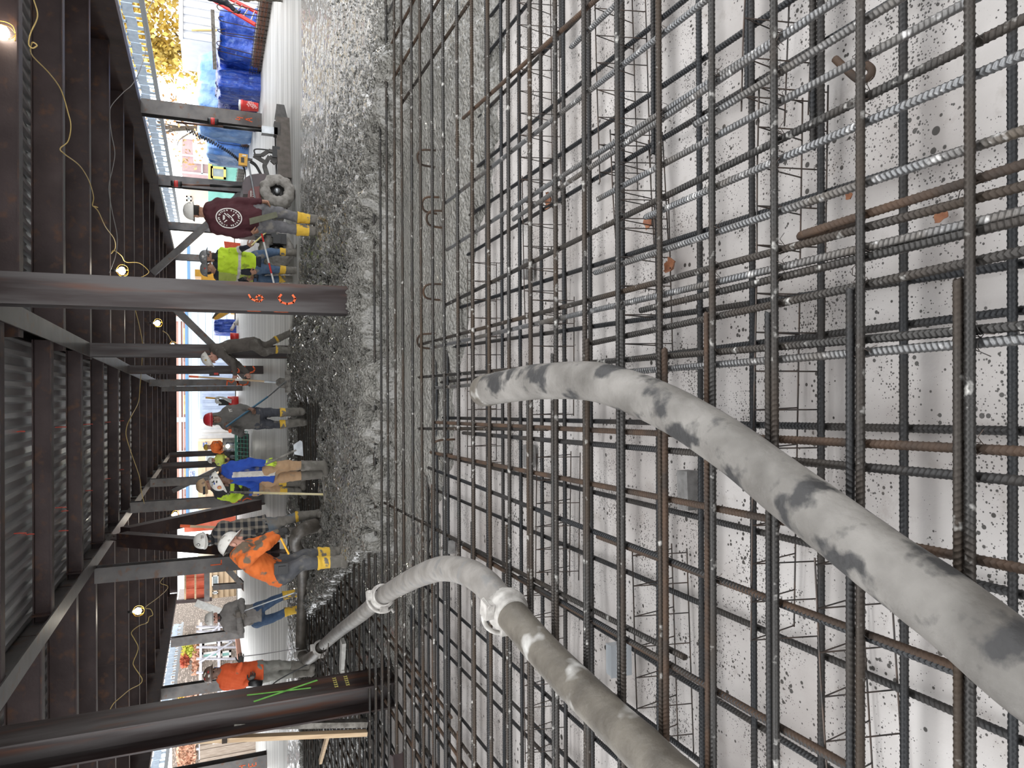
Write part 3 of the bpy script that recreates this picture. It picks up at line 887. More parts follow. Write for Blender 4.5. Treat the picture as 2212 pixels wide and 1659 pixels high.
leaf(1452, 575, .10, 1.8, 'crumpled pink-brown leaf alone in a white square', .9)
leaf(1400, 478, .09, .9, 'brown leaf tucked under a bar end', .5)
leaf(2028, 465, .05, 2.3, 'small thin leaf near the lower right corner', .2)
leaf(1830, 420, .035, .4, 'tiny orange leaf scrap beside the rusty bar', .3)

# loose bar ends with hooks
def hook_bar(path, label, r=.0125, m=REBAR_RUST):
    o = MB().tube(smooth_path(path, 5), r, 9).obj('hooked_bar', m, None, True)
    tag(o, label, 'rebar hook', 'rusty hooked bars lying in the mats')
p = gp(1850, 160, .16)
hook_bar([p+np.array([.075, .075, .0]), p+np.array([.0, .012, .0]), p+np.array([-.018, -.008, -.008]), p+np.array([-.015, -.028, -.02]), p+np.array([.008, -.028, -.025]), p+np.array([.04, .0, -.02])], 'rusty U-shaped bar hook at the lower right', .0115)
d = nrm(gp(2081, 400, ZF)-gp(1729, 508, ZF)); p = gp(1729, 508, ZF); sd = np.array([d[1], -d[0], 0])
hook_bar([p+d*.10+np.array([0, 0, -.002]), p+d*.02, p-d*.012+np.array([0, 0, -.012]), p-d*.016+np.array([0, 0, -.03]), p+d*.0+np.array([0, 0, -.045]), p+d*.17+np.array([0, 0, -.05])], 'dark rusty bar bent back on itself near the double bars', .0125)
for (x, y, t) in ((905, 338, 'rusty arched hook rising from the mud, rightmost'), (915, 440, 'rusty arched hook in the mud by the bright bar'), (925, 470, 'rusty arched hook in the mud next to the thick rusty bar'), (918, 628, 'brown arched hook in the wet patch right of the big column'), (905, 735, 'brown arched hook in the wet patch left of the big column'), (938, 965, 'rusty hook at the wet edge left of the hose mouth')):
    p = gp(x, y, .22)
    hook_bar([p+np.array([-.07, .03, -.16]), p+np.array([-.06, .02, -.03]), p+np.array([-.03, .0, .01]), p+np.array([.02, -.01, .01]), p+np.array([.05, -.03, -.03]), p+np.array([.055, -.04, -.16])], t, .009)

# grey plastic box among the bars
p = gp(1335, 1422, .1)
t = thing('plastic_box', 'small grey plastic box with a round knockout between the bars', 'box', p)
mb = MB(); mb.box(p, (.14, .05, .10)); mb.box(p+np.array([0, -.028, 0]), (.15, .008, .11))
mb.obj('box_body', mat('grey_pvc', (.33, .35, .37), rough=.4), t)
MB().lathe([(0, .004), (.017, .004), (.02, 0), (.02, -.004)], p+np.array([0, -.032, 0]), (0, -1, 0), 16).obj('knockout', mat('grey_pvc_dark', (.18, .19, .2), rough=.4), t)

# ------------------------------------------------------------------ hoses
def hose_surface(path, R, name, m, parent, n=20, amp=.03, freq=9., ring=0., seed=1):
    P = [np.asarray(p, float) for p in path]
    N = len(P); T = [nrm(P[min(i+1, N-1)]-P[max(i-1, 0)]) for i in range(N)]
    nv = nrm(np.cross(T[0], (0, 0, 1.))); vs = []; s = 0.
    for i in range(N):
        if i: s += np.linalg.norm(P[i]-P[i-1])
        nv = nrm(nv-T[i]*(nv@T[i])); bv = np.cross(T[i], nv)
        r0 = R[i] if hasattr(R, '__len__') else R
        a = np.arange(n)*2*np.pi/n
        no = vnoise(np.full(n, s*freq), np.cos(a)*1.7+np.sin(a)*2.3+7, seed)-.5
        no = no+.5*(vnoise(np.full(n, s*freq*3.1), np.cos(a)*4+np.sin(a)*3+17, seed)-.5)
        rr = r0*(1+amp*no+ring*math.sin(s*95.))
        for k in range(n):
            vs.append(P[i]+rr[k]*(nv*math.cos(a[k])+bv*math.sin(a[k])))
    fs = [(i*n+k, i*n+(k+1) % n, (i+1)*n+(k+1) % n, (i+1)*n+k) for i in range(N-1) for k in range(n)]
    fs.append(tuple(range(n-1, -1, -1))); fs.append(tuple((N-1)*n+k for k in range(n)))
    return MB().add(vs, fs).obj(name, m, parent, True)
def hp(x, y, z): return gp(x, y, z)
# front hose: free end lifted a little off the mat
R1 = .083
pts = [hp(2330, 1530, ZT+.10), hp(2212, 1448, ZT+.10), hp(2050, 1318, ZT+.10), hp(1880, 1195, ZT+.10), hp(1700, 1058, ZT+.10), hp(1560, 952, ZT+.11), hp(1420, 870, ZT+.14), hp(1290, 826, ZT+.20), hp(1170, 824, ZT+.27), hp(1085, 836, ZT+.32), hp(1052, 843, ZT+.33)]
t = thing('concrete_hose', 'cement-smeared placing hose in front, its free end lifted over the rebar', 'hose', pts[4])
P = smooth_path(pts, 14)
rr = [R1*(1.0-.10*(i/len(P))) for i in range(len(P))]
hose_surface(P, rr, 'hose_tube', CEMENT, t, 28, .035, 5., 0., 3)
e = P[-1]; dd = nrm(P[-1]-P[-4])
hose_surface([e-dd*.06, e-dd*.02, e+dd*.045, e+dd*.055], [rr[-1]*1.03, rr[-1]*1.05, rr[-1]*1.0, rr[-1]*.86], 'hose_end', CEMENT_MUD, t, 28, .03, 12.)
# spatter crust along the lower flank
# jointed delivery line
R2 = .084
A = [hp(1500, 1725, ZT+.10), hp(1395, 1625, ZT+.10), hp(1300, 1535, ZT+.10), hp(1200, 1435, ZT+.11), hp(1120, 1345, ZT+.13), hp(1095, 1316, ZT+.14)]
B = [hp(1085, 1304, ZT+.15), hp(1050, 1262, ZT+.18), hp(1010, 1236, ZT+.21), hp(960, 1228, ZT+.23), hp(915, 1240, ZT+.22), hp(870, 1262, ZT+.19), hp(832, 1284, ZT+.16)]
Cc = [hp(820, 1293, ZT+.15), hp(780, 1328, ZT+.14), hp(735, 1362, ZT+.13), hp(700, 1392, ZT+.13)]
D = [hp(692, 1400, ZT+.13), hp(675, 1418, ZT+.13), hp(660, 1424, ZT+.13), hp(652, 1412, ZT+.14), hp(650, 1388, ZT+.15), hp(651, 1340, ZT+.15), hp(654, 1280, ZT+.15), hp(655, 1240, ZT+.18), hp(652, 1205, ZT+.25), hp(640, 1182, ZT+.36)]
Ee = [hp(640, 1182, ZT+.36), hp(637, 1166, ZT+.40), hp(645, 1150, ZT+.38), hp(660, 1142, ZT+.28), hp(682, 1134, ZT+.12)]
t = thing('delivery_line', 'jointed concrete delivery line snaking from lower left to the crouched crew', 'hose', A[3])
PA, PB, PC, PD, PE = [smooth_path(q, 10) for q in (A, B, Cc, D, Ee)]
hose_surface(PA, R2, 'muddy_pipe', CEMENT_MUD, t, 24, .05, 6., 0, 5)
hose_surface(PB, R2*.93, 'elbow_pipe', CEMENT_PALE, t, 24, .02, 6., 0, 6)
hose_surface(PC, R2*.88, 'pale_pipe', CEMENT_PALE, t, 24, .02, 7., 0, 7)
hose_surface(PD, R2*1.02, 'rubber_hose', RUBBER, t, 20, .05, 9., .012, 8)
hose_surface(PE, [R2*(1.0+.25*i/len(PE)) for i in range(len(PE))], 'discharge_sleeve', RUBBER, t, 20, .05, 9., .01, 9)
CLAMP = mat('cement_clamp', (.26, .245, .225), (.42, .40, .375), rough=.6, scale=18., bump=.003)
def coupling(c, ax, lever=True, R=R2):
    ax = nrm(ax); c = np.asarray(c, float)
    q = MB().lathe([(R*.98, -.07), (R*1.10, -.068), (R*1.10, -.035), (R*1.30, -.030), (R*1.34, 0), (R*1.30, .030), (R*1.10, .035), (R*1.10, .068), (R*.98, .07)], c, ax, 28)
    o = q.obj('coupling', CLAMP, t, True)
    n = nrm(np.cross(ax, (0, 0, 1.))); u = np.cross(n, ax)
    q = MB()
    q.box(c+u*R*1.38+n*.02, (.075, .085, .045), 0, (ax, n, u)); q.obj('hinge_lug', CLAMP, o)
    MB().box(c-n*R*1.38, (.07, .04, .07), 0, (ax, n, u)).obj('latch_lug', CLAMP, o)
    MB().tube([c+u*R*1.42+n*.05-ax*.045, c+u*R*1.42+n*.05+ax*.045], .014, 8).obj('hinge_pin', CLAMP, o)
    if lever:
        arc = [c+(R*1.62)*(u*math.cos(a)+n*math.sin(a)) for a in np.linspace(-.1, -2.3, 14)]
        arc[-1] = arc[-1]-n*.05
        MB().tube(arc, .013, 8).obj('lever', CLAMP, o, True)
coupling(A[-1], A[-1]-A[-2]); coupling(B[-1]*.5+Cc[0]*.5, Cc[1]-Cc[0]); coupling(D[0], D[0]-Cc[-2], False); coupling(D[3], D[4]-D[3], False)
# wire safety hooks
def hookwire(a, parent, s=.07):
    a = np.asarray(a, float)
    MB().tube(smooth_path([a+np.array([s*1.2, 0, -.01]), a+np.array([-s*.6, 0, .0]), a+np.array([-s, 0, .03]), a+np.array([-s*.6, 0, .06]), a+np.array([s*.5, 0, .05])], 5), .006, 6).obj('safety_hook', WIRE, parent, True)
for x, y in ((708, 1404), (703, 1416), (652, 1432)):
    hookwire(hp(x, y, ZT+.19), t)
q = MB(); c = hp(740, 1418, ZT+.03); q.box(c, (.45, .13, .05), 0, ((.96, -.28, 0), (.28, .96, 0), (0, 0, 1)))
q.box(c+np.array([-.2, .06, 0]), (.06, .18, .04))
tag(q.obj('muddy_board', mat('pale_muddy_board', (.36, .345, .32), (.5, .49, .46), rough=.7, scale=15.)), 'short pale cement-crusted board lying beneath the delivery line', 'board')

# posts and boards at the left
p0 = gp(792, 1583, ZT)
mb = MB().bar(p0, dp(340, 1602, p0[1]), .045, .09)
tag(mb.obj('timber_stake', WOOD), 'tall pale timber stake with an orange tip at far left', 'stake')
top = dp(410, 1601, p0[1])
o2 = bpy.data.objects[-1] if False else None
mb = MB().bar(dp(384, 1600, p0[1]-.03), dp(418, 1598, p0[1]-.03), .05, .012)
par = [o for o in COL.objects if o.name.startswith('timber_stake')][0]
mb.obj('orange_tip', PAINT_O, par)
MB().bar(dp(485, 1604, p0[1]-.05), dp(485, 1592, p0[1]-.05), .05, .05).obj('rust_clip', REBAR_RUST, par)
p1 = gp(792, 1562, ZT)
mb = MB().bar(p1, dp(505, 1567, p1[1]), .06, .10)
tag(mb.obj('muddy_stake', WOODGREY), 'concrete-spattered dark board standing beside the pale stake', 'board')
a = gp(692, 1645, ZT+.05); b = gp(708, 1588, ZT+.05)
tag(MB().bar(a, b, .08, .04).obj('loose_plank', WOOD), 'short pale plank lying on the bars at far left', 'plank')
a = gp(880, 1648, ZT); 
tag(MB().ibeam(a+np.array([-.5, 0, .05]), a+np.array([.02, .15, .05]), .12, .12, .01, .01).obj('steel_offcut', STEEL), 'rusty brown steel offcut at the bottom left edge', 'steel offcut')
# ------------------------------------------------------------------ people: smooth solids meshed from distance fields
class Field:
    def __init__(s, lo, hi, h):
        s.h = h; s.lo = np.asarray(lo, float)
        n = np.ceil((np.asarray(hi, float)-s.lo)/h).astype(int)+2
        s.n = n; s.D = np.full(n, .5, np.float32)
    def win(s, lo, hi):
        a = np.clip(np.floor((np.asarray(lo)-s.lo)/s.h).astype(int), 0, s.n-1)
        b = np.clip(np.ceil((np.asarray(hi)-s.lo)/s.h).astype(int)+1, 1, s.n)
        if (b <= a).any(): return None, None
        g = [s.lo[i]+s.h*np.arange(a[i], b[i]) for i in range(3)]
        sl = tuple(slice(a[i], b[i]) for i in range(3))
        return sl, (g[0][:, None, None], g[1][None, :, None], g[2][None, None, :])
    def blend(s, sl, d, k):
        o = s.D[sl]
        if k > 0:
            h = np.clip(.5+.5*(d-o)/k, 0, 1)
            s.D[sl] = d*(1-h)+o*h-k*h*(1-h)
        else:
            s.D[sl] = np.minimum(o, d)
    def cone(s, a, b, ra, rb, k=.02, flat=None, fs=1.):
        a = np.asarray(a, float); b = np.asarray(b, float); m = max(ra, rb)+k+.05
        sl, G = s.win(np.minimum(a, b)-m, np.maximum(a, b)+m)
        if sl is None: return s
        ab = b-a; L2 = ab@ab+1e-9
        px, py, pz = G[0]-a[0], G[1]-a[1], G[2]-a[2]
        t = np.clip((px*ab[0]+py*ab[1]+pz*ab[2])/L2, 0, 1)
        qx, qy, qz = px-t*ab[0], py-t*ab[1], pz-t*ab[2]
        q2 = qx*qx+qy*qy+qz*qz
        if flat is not None:
            f = nrm(flat); w = qx*f[0]+qy*f[1]+qz*f[2]
            q2 = q2+(fs*fs-1)*w*w
        s.blend(sl, (np.sqrt(q2)-(ra+(rb-ra)*t)).astype(np.float32), k)
        return s
    def ell(s, c, ax, r, k=.02):
        c = np.asarray(c, float); m = max(r)+k+.03
        sl, G = s.win(c-m, c+m)
        if sl is None: return s
        P = (G[0]-c[0], G[1]-c[1], G[2]-c[2]); k0 = 0; k1 = 0
        for A, R in zip(ax, r):
            u = (P[0]*A[0]+P[1]*A[1]+P[2]*A[2])/R
            k0 = k0+u*u; k1 = k1+(u/R)**2
        k0 = np.sqrt(k0); k1 = np.sqrt(k1)+1e-6
        s.blend(sl, (k0*(k0-1)/k1).astype(np.float32), k)
        return s
    def cut(s, p, n):                 # remove the side n points to
        n = nrm(n); p = np.asarray(p, float)
        g = [s.lo[i]+s.h*np.arange(s.n[i]) for i in range(3)]
        d = (g[0][:, None, None]-p[0])*n[0]+(g[1][None, :, None]-p[1])*n[1]+(g[2][None, None, :]-p[2])*n[2]
        s.D = np.maximum(s.D, d.astype(np.float32))
        return s
    def ripple(s, amp, fr, seed):
        r = np.random.RandomState(seed)
        g = [s.lo[i]+s.h*np.arange(s.n[i]) for i in range(3)]
        t = 0
        for i in range(4):
            w = r.normal(size=3); w = w/np.linalg.norm(w)*fr*r.uniform(.6, 1.4)
            t = t+np.sin(g[0][:, None, None]*w[0]+g[1][None, :, None]*w[1]+g[2][None, None, :]*w[2]+r.uniform(0, 6))
        s.D = s.D+(amp*.5*t).astype(np.float32)
        return s
    def surface(s):
        D = s.D; S = D < 0
        cell = np.zeros(s.n-1, np.uint8)
        for dx in (0, 1):
            for dy in (0, 1):
                for dz in (0, 1):
                    cell += S[dx:s.n[0]-1+dx, dy:s.n[1]-1+dy, dz:s.n[2]-1+dz]
        act = np.argwhere((cell > 0) & (cell < 8))
        idm = np.full(s.n-1, -1, np.int64); idm[tuple(act.T)] = np.arange(len(act))
        cs = [(dx, dy, dz) for dx in (0, 1) for dy in (0, 1) for dz in (0, 1)]
        val = {c: D[act[:, 0]+c[0], act[:, 1]+c[1], act[:, 2]+c[2]] for c in cs}
        acc = np.zeros((len(act), 3)); cnt = np.zeros(len(act))
        for c in cs:
            for ax in range(3):
                if c[ax]: continue
                e = list(c); e[ax] = 1; e = tuple(e)
                va, vb = val[c], val[e]; m = (va < 0) != (vb < 0)
                t = np.where(m, va/(va-vb+1e-12), 0)
                p = np.array(c, float)[None].repeat(len(act), 0); p[:, ax] += t
                acc[m] += p[m]; cnt[m] += 1
        V = s.lo+s.h*(act+acc/np.maximum(cnt, 1)[:, None])
        Q = []
        for ax in range(3):
            a1, a2 = (ax+1) % 3, (ax+2) % 3
            sl0 = [slice(1, -1)]*3; sl0[ax] = slice(0, -1)
            sl1 = [slice(1, -1)]*3; sl1[ax] = slice(1, None)
            A, B = S[tuple(sl0)], S[tuple(sl1)]
            e = np.argwhere(A != B); fl = A[tuple(e.T)]
            base = e.copy(); base[:, a1] += 1; base[:, a2] += 1
            def cid(o1, o2):
                b = base.copy(); b[:, a1] -= o1; b[:, a2] -= o2
                return idm[tuple(b.T)]
            q = np.stack([cid(1, 1), cid(0, 1), cid(0, 0), cid(1, 0)], 1)
            q[~fl] = q[~fl][:, ::-1]
            Q.append(q)
        Q = np.concatenate(Q); Q = Q[(Q >= 0).all(1)]
        return V, Q
def field_obj(F, name, mats, parent, classify=None):
    V, Q = F.surface()
    me = bpy.data.meshes.new(name)
    me.from_pydata(V.tolist(), [], Q.tolist())
    for m in mats: me.materials.append(m)
    me.polygons.foreach_set('use_smooth', [True]*len(Q))
    if classify is not None:
        c = V[Q].mean(1)
        me.polygons.foreach_set('material_index', classify(c).astype(int).tolist())
    me.update()
    return link(name, me, parent)

def cloth(name, c, c2=None, mud=(.20, .185, .165), t3=(.60, .70), s3=7., bump=.004):
    c2 = c2 or tuple(min(1, q*1.35+.004) for q in c)
    return mat(name, c, c2, rough=.85, scale=9., contrast=(.3, .7), bump=bump, bscale=26., c3=mud, s3=s3, t3=t3)
SKIN_L = mat('fair_skin', (.50, .25, .18), (.58, .32, .24), rough=.5, scale=30)
SKIN_M = mat('tan_skin', (.30, .15, .09), (.38, .20, .13), rough=.5, scale=30)
SKIN_D = mat('brown_skin', (.13, .065, .042), (.19, .10, .065), rough=.5, scale=30)
HAIR = mat('dark_hair', (.018, .013, .011), rough=.7)
EYE = mat('dark_eyes', (.015, .012, .011), rough=.2)
LIP = mat('lips', (.22, .09, .075), rough=.45)
GLOVE_Y = cloth('lime_glove', (.42, .58, .04)); GLOVE_K = cloth('dark_glove', (.028, .027, .026)); GLOVE_G = cloth('muddy_glove', (.16, .14, .12))
BOOTM = cloth('muddy_boot', (.10, .092, .078), (.17, .155, .135), bump=.004)
BOOTY = cloth('yellow_boot', (.62, .38, .04), (.70, .45, .06), mud=(.16, .145, .125), t3=(.54, .60), s3=9.)
REFL = mat('reflective_tape', (.45, .42, .38), (.55, .52, .48), rough=.4, scale=20)
HATW = mat('white_hard_hat', (.66, .63, .58), (.74, .72, .68), rough=.35, scale=12, c3=(.33, .30, .26), s3=16., t3=(.60, .68))
HATG = mat('grey_hard_hat', (.14, .14, .14), (.20, .20, .20), rough=.35, scale=12, c3=(.4, .39, .38), s3=22., t3=(.6, .66))
HATR = mat('red_hard_hat', (.42, .02, .03), (.48, .035, .045), rough=.3, scale=6)
HATT = mat('tan_hard_hat', (.44, .29, .16), (.50, .34, .20), rough=.4, scale=9, c3=(.22, .13, .08), s3=14., t3=(.6, .66))
HATB = mat('stickered_brown_hard_hat', (.10, .062, .045), (.14, .09, .07), rough=.4, scale=9)
HATY = mat('yellow_hard_hat', (.55, .36, .05), rough=.35)

GROUNDZ = ZSLAB
def person(label, Y, J, face, shirt, pants, skin, hat, boots=None, gloves=None, hemo=.10, up=None, sleeve=None,
           hood=True, beard=False, vest=None, boot_top=.0, size=1., res=.0072, torso_flat=1.45, grip=(1.2, 1.2), name='person', build=1.0, seated=False):
    """J: joints as (x, y, depth offset) read off the photograph; every joint becomes a point in the room"""
    P = {}
    for k, v in J.items():
        if v is None: continue
        P[k] = dp(v[0], v[1], Y+(v[2] if len(v) > 2 else 0.))
    f = nrm(face); upv = nrm(np.array(up if up is not None else (0, 0, 1.)))
    f = nrm(f-upv*(f@upv)); lat = np.cross(f, upv)
    Hc = P['head']; neck = P['neck']; pel = P['pel']
    base = (pel[0], pel[1], GROUNDZ-.1)
    root = thing(name, label, 'person', base)
    sh = [P['shR'], P['shL']]; S = size*build
    # torso facing: across the shoulders and along the spine
    spine = nrm(neck-pel); tf = np.cross(nrm(sh[1]-sh[0]), spine); tf = nrm(tf)
    if np.linalg.norm(np.cross(nrm(sh[1]-sh[0]), spine)) < .2: tf = f
    allp = np.array(list(P.values())); lo = allp.min(0)-.26; hi = allp.max(0)+.26
    # ---- body: head, neck, trunk, arms and hands as one skin
    F = Field(np.array([lo[0], lo[1], min(P['pel'][2], min(P['haR'][2], P['haL'][2]))-.16]), hi, res)
    F.cone(neck, pel, .10*S, .10*S, .05, tf, 1.3)
    F.cone(sh[0], sh[1], .05, .05, .05)
    hands = []
    for sd, i in (('R', 0), ('L', 1)):
        F.cone(sh[i], P['el'+sd], .045*size, .037*size, .03)
        F.cone(P['el'+sd], P['wr'+sd], .037*size, .027*size, .02)
        Wp = P['wr'+sd]; hd = nrm(P['ha'+sd]-Wp)
        pn = np.cross(hd, (0, 0, 1.)) if abs(hd[2]) < .8 else np.cross(hd, f)
        pn = nrm(pn)*(1 if sd == 'R' else -1)
        # the palm turns towards the body's middle
        if pn @ (pel-Wp) < 0: pn = -pn
        la = np.cross(hd, pn); hs = size
        F.cone(Wp, Wp+hd*.035*hs, .028*hs, .036*hs, .012, pn, 1.5)
        F.cone(Wp+hd*.03*hs, Wp+hd*.085*hs, .038*hs, .042*hs, .01, pn, 2.0)
        g = grip[i]
        for j, (of, ln) in enumerate(((-.033, .060), (-.011, .074), (.012, .080), (.035, .070))):
            p = Wp+hd*(.088-.10*abs(of))*hs+la*of*hs; dcur = nrm(hd+la*of*2.5)
            for sgm, (fr, rr) in enumerate(((.45, .0098), (.32, .009), (.23, .0082))):
                ca = g*(.55 if sgm == 0 else .75)
                c_, s_ = math.cos(ca), math.sin(ca)
                axs = np.cross(dcur, pn)
                dn = dcur*c_+pn*s_
                pn2 = pn
                q = p+dn*ln*fr*hs
                F.cone(p, q, rr*hs, rr*.95*hs, .004)
                p = q; dcur = nrm(dn)
        p = Wp+hd*.03*hs+la*.036*hs; d1 = nrm(hd*.7+la*.7+pn*.25); q = p+d1*.045*hs
        F.cone(p, q, .015*hs, .0115*hs, .008); q2 = q+nrm(d1*.6+hd*.5+pn*.5*g)*.036*hs
        F.cone(q, q2, .0115*hs, .009*hs, .005)
        hands.append((Wp, hd))
    hs = size
    F.cone(neck-spine*.02, Hc-upv*.05*hs-f*.015, .058*hs, .055*hs, .03)
    F.ell(Hc+upv*.03*hs-f*.01, (lat, f, upv), (.077*hs, .097*hs, .10*hs), .02)
    F.ell(Hc-upv*.055*hs+f*.022*hs, (lat, f, upv), (.060*hs, .072*hs, .066*hs), .03)
    F.cone(Hc+f*.090*hs+upv*.020*hs, Hc+f*.112*hs-upv*.022*hs, .010*hs, .017*hs, .012)       # nose
    F.cone(Hc+f*.088*hs-upv*.062*hs-lat*.018*hs, Hc+f*.088*hs-upv*.062*hs+lat*.018*hs, .011*hs, .011*hs, .008)  # mouth
    F.cone(Hc+f*.080*hs+upv*.036*hs-lat*.04*hs, Hc+f*.080*hs+upv*.036*hs+lat*.04*hs, .014*hs, .014*hs, .012)    # brow
    F.ell(Hc+f*.072*hs-upv*.10*hs, (lat, f, upv), (.022*hs, .020*hs, .018*hs), .02)          # chin
    for s_ in (-1, 1):
        F.ell(Hc+lat*s_*.079*hs-f*.012*hs-upv*.005*hs, (lat, f, upv), (.012*hs, .022*hs, .033*hs), .008)
    eyes = [Hc+f*.090*hs+upv*.013*hs+lat*s_*.032*hs for s_ in (-1, 1)]
    mouth = Hc+f*.098*hs-upv*.062*hs
    mats_b = [skin, gloves or skin, EYE, LIP, HAIR]
    def cls(c):
        r = np.zeros(len(c), int)
        if gloves is not None:
            for Wp, hd in hands:
                m = (np.linalg.norm(c-(Wp+hd*.09*hs), axis=1) < .14*hs) & ((c-Wp)@hd > -.035)
                r[m] = 1
        for e in eyes:
            r[np.linalg.norm(c-e, axis=1) < .015*hs] = 2
        q = c-mouth
        r[(abs(q@upv) < .009*hs) & (abs(q@lat) < .024*hs) & (abs(q@f) < .03)] = 3
        q = c-Hc
        hair = (q@upv > -.03*hs) & (q@f < .01) & (np.linalg.norm(q, axis=1) < .16) & (abs(q@lat) < .083*hs)
        r[hair & ~((abs(q@lat) > .073*hs) & (q@f > -.045*hs))] = 4
        if beard:
            b = (q@upv < -.040*hs) & (q@f > .0) & (q@upv > -.14*hs) & (np.linalg.norm(q, axis=1) < .16) & (r != 3)
            r[b] = 4
        return r
    field_obj(F, 'body', mats_b, root, cls)
    # ---- shirt / hoodie
    lo2 = lo.copy(); lo2[2] = min(pel[2]-.30, P['wrR'][2]-.12, P['wrL'][2]-.12)
    F = Field(lo2, hi, .0095)
    hip = pel-spine*hemo
    mid = pel*.55+neck*.45+tf*0
    if 'ch' in P: mid = P['ch']
    F.cone(neck-spine*.10, mid, .178*S, .172*S, .06, tf, torso_flat)
    F.cone(mid, hip-spine*.06, .172*S, .180*S, .06, tf, torso_flat*.94)
    F.cone(sh[0], sh[1], .072*S, .072*S, .07)
    F.cone(neck-spine*.03, neck+spine*.015, .085*S, .070*S, .05)
    for sd, i in (('R', 0), ('L', 1)):
        F.cone(sh[i], P['el'+sd], .072*S, .060*S, .035)
        F.cone(P['el'+sd], P['wr'+sd]-nrm(P['wr'+sd]-P['el'+sd])*.01, .060*S, .045*S, .022)
    if hood == 'up':
        F.ell(Hc-f*.025+upv*.0, (lat, f, upv), (.105*hs, .115*hs, .14*hs), .05)
    elif hood:
        F.ell(neck-tf*0-f*.075+upv*.01, (lat, f, upv), (.125*S, .07*S, .085*S), .05)
        F.cone(neck+lat*.06+f*.05-upv*.01, neck-lat*.06+f*.05-upv*.01, .04, .04, .04)
    F.ripple(.0045, 46., len(label))
    F.ripple(.0035, 95., len(label)+5)
    if hood == 'up':      # opening for the face
        c = Hc+f*.13*hs-upv*.02*hs
        sl, G = F.win(c-.16, c+.16)
        u_ = [(G[0]-c[0])*a[0]+(G[1]-c[1])*a[1]+(G[2]-c[2])*a[2] for a in (lat, f, upv)]
        dd = np.sqrt((u_[0]/.075)**2+(u_[1]/.14)**2+(u_[2]/.095)**2)-1
        F.D[sl] = np.maximum(F.D[sl], (-dd*.07).astype(np.float32))
    F.cut(hip-spine*.045, -spine)  if not seated else None
    smats = list(shirt) if isinstance(shirt, (list, tuple)) else [shirt]
    scl = None
    if vest is not None:
        scl = lambda c: vest(c, dict(pel=pel, neck=neck, spine=spine, tf=tf, sh=sh, P=P, hip=hip))
    field_obj(F, 'jacket' if vest is not None else 'hoodie', smats, root, scl)
    # ---- trousers
    lo3 = allp.min(0)-.2; hi3 = np.array([hi[0], hi[1], pel[2]+.22])
    F = Field(lo3, hi3, .010)
    hipR, hipL = P['hiR'], P['hiL']
    F.cone(hipR, hipL, .105*S, .105*S, .05); F.cone(pel+spine*.10, pel-spine*.03, .148*S, .150*S, .05, tf, 1.4)
    for sd, h_ in (('R', hipR), ('L', hipL)):
        kn, an = P['kn'+sd], P['an'+sd]
        F.cone(h_, kn, .098*S, .072*S, .04); F.cone(kn, an, .074*S, .062*S, .03)
    F.ripple(.005, 50., len(label)+9); F.ripple(.003, 110., len(label)+3)
    field_obj(F, 'trousers', [pants] if not isinstance(pants, list) else pants, root)
    # ---- boots
    for sd in 'RL':
        kn, an, ft = P['kn'+sd], P['an'+sd], P['ft'+sd]
        lo4 = np.minimum(an, ft)-.24; hi4 = np.maximum(an, ft)+.24
        F = Field(lo4, hi4, .0095)
        F.cone(an, ft, .072*S, .064*S, .02)
        toe = P.get('to'+sd)
        if toe is None:
            tdir = nrm(np.array([f[0], f[1], 0])+1e-6); toe = ft+tdir*.15
        F.cone(ft+np.array([0, 0, -.005]), toe+np.array([0, 0, -.015]), .058*S, .046*S, .03)
        F.cone(ft, ft-nrm(toe-ft)*.045, .05*S, .045*S, .02)
        F.cone(an+nrm(kn-an)*.0, an-nrm(an-kn)*.012, .079*S, .079*S, .006)
        F.ripple(.003, 80., 4)
        ss = nrm(ft-an); F.cut(an-ss*.015, -ss)
        yb = boots if boots is not None else .12
        field_obj(F, 'boot', [BOOTM, BOOTY], root, lambda c, an=an, ss=ss, yb=yb: (((c-an)@ss) < yb).astype(int))
    # ---- hard hat
    if hat is not None:
        hm, hback = hat
        q = MB(); c = Hc+upv*.052*hs-f*.006*hs
        nu, nv = 26, 9; vs = []
        for j in range(nv):
            ph = math.pi/2*j/(nv-1)
            for i in range(nu):
                a = 2*math.pi*i/nu
                r1 = math.cos(ph)**.8; rd = 1+.045*(abs(math.sin(a)) < .17)*math.cos(ph*.6)
                vs.append(c+lat*(.116*r1*math.cos(a))*hs+f*(.142*r1*math.sin(a))*hs+upv*(.118*math.sin(ph)*rd)*hs)
        fs = [(j*nu+i, j*nu+(i+1) % nu, (j+1)*nu+(i+1) % nu, (j+1)*nu+i) for j in range(nv-1) for i in range(nu)]
        q.add(vs, fs)
        vs = []
        for (k, dz) in ((1., .0), (1.07, -.008), (1.08, -.014), (.98, -.006)):
            for i in range(nu):
                a = 2*math.pi*i/nu; ext = .045*max(0, math.sin(a))**2*(1 if not hback else 1)+.010
                e = (k-1)/.08
                vs.append(c+lat*(.116*math.cos(a)*(1+.07*e))*hs+f*(.142*math.sin(a)*(1+.05*e)+ext*max(0, e)*(1 if math.sin(a) > 0 else -.3))*hs+upv*(dz-.012*max(0, math.sin(a))*max(0, e))*hs)
        fs = [(j*nu+i, j*nu+(i+1) % nu, (j+1)*nu+(i+1) % nu, (j+1)*nu+i) for j in range(3) for i in range(nu)]
        q.add(vs, fs)
        q.obj('hard_hat', hm, root, True)
    return root, P, dict(f=f, lat=lat, up=upv, Hc=Hc, spine=spine, tf=tf, pel=pel, neck=neck)
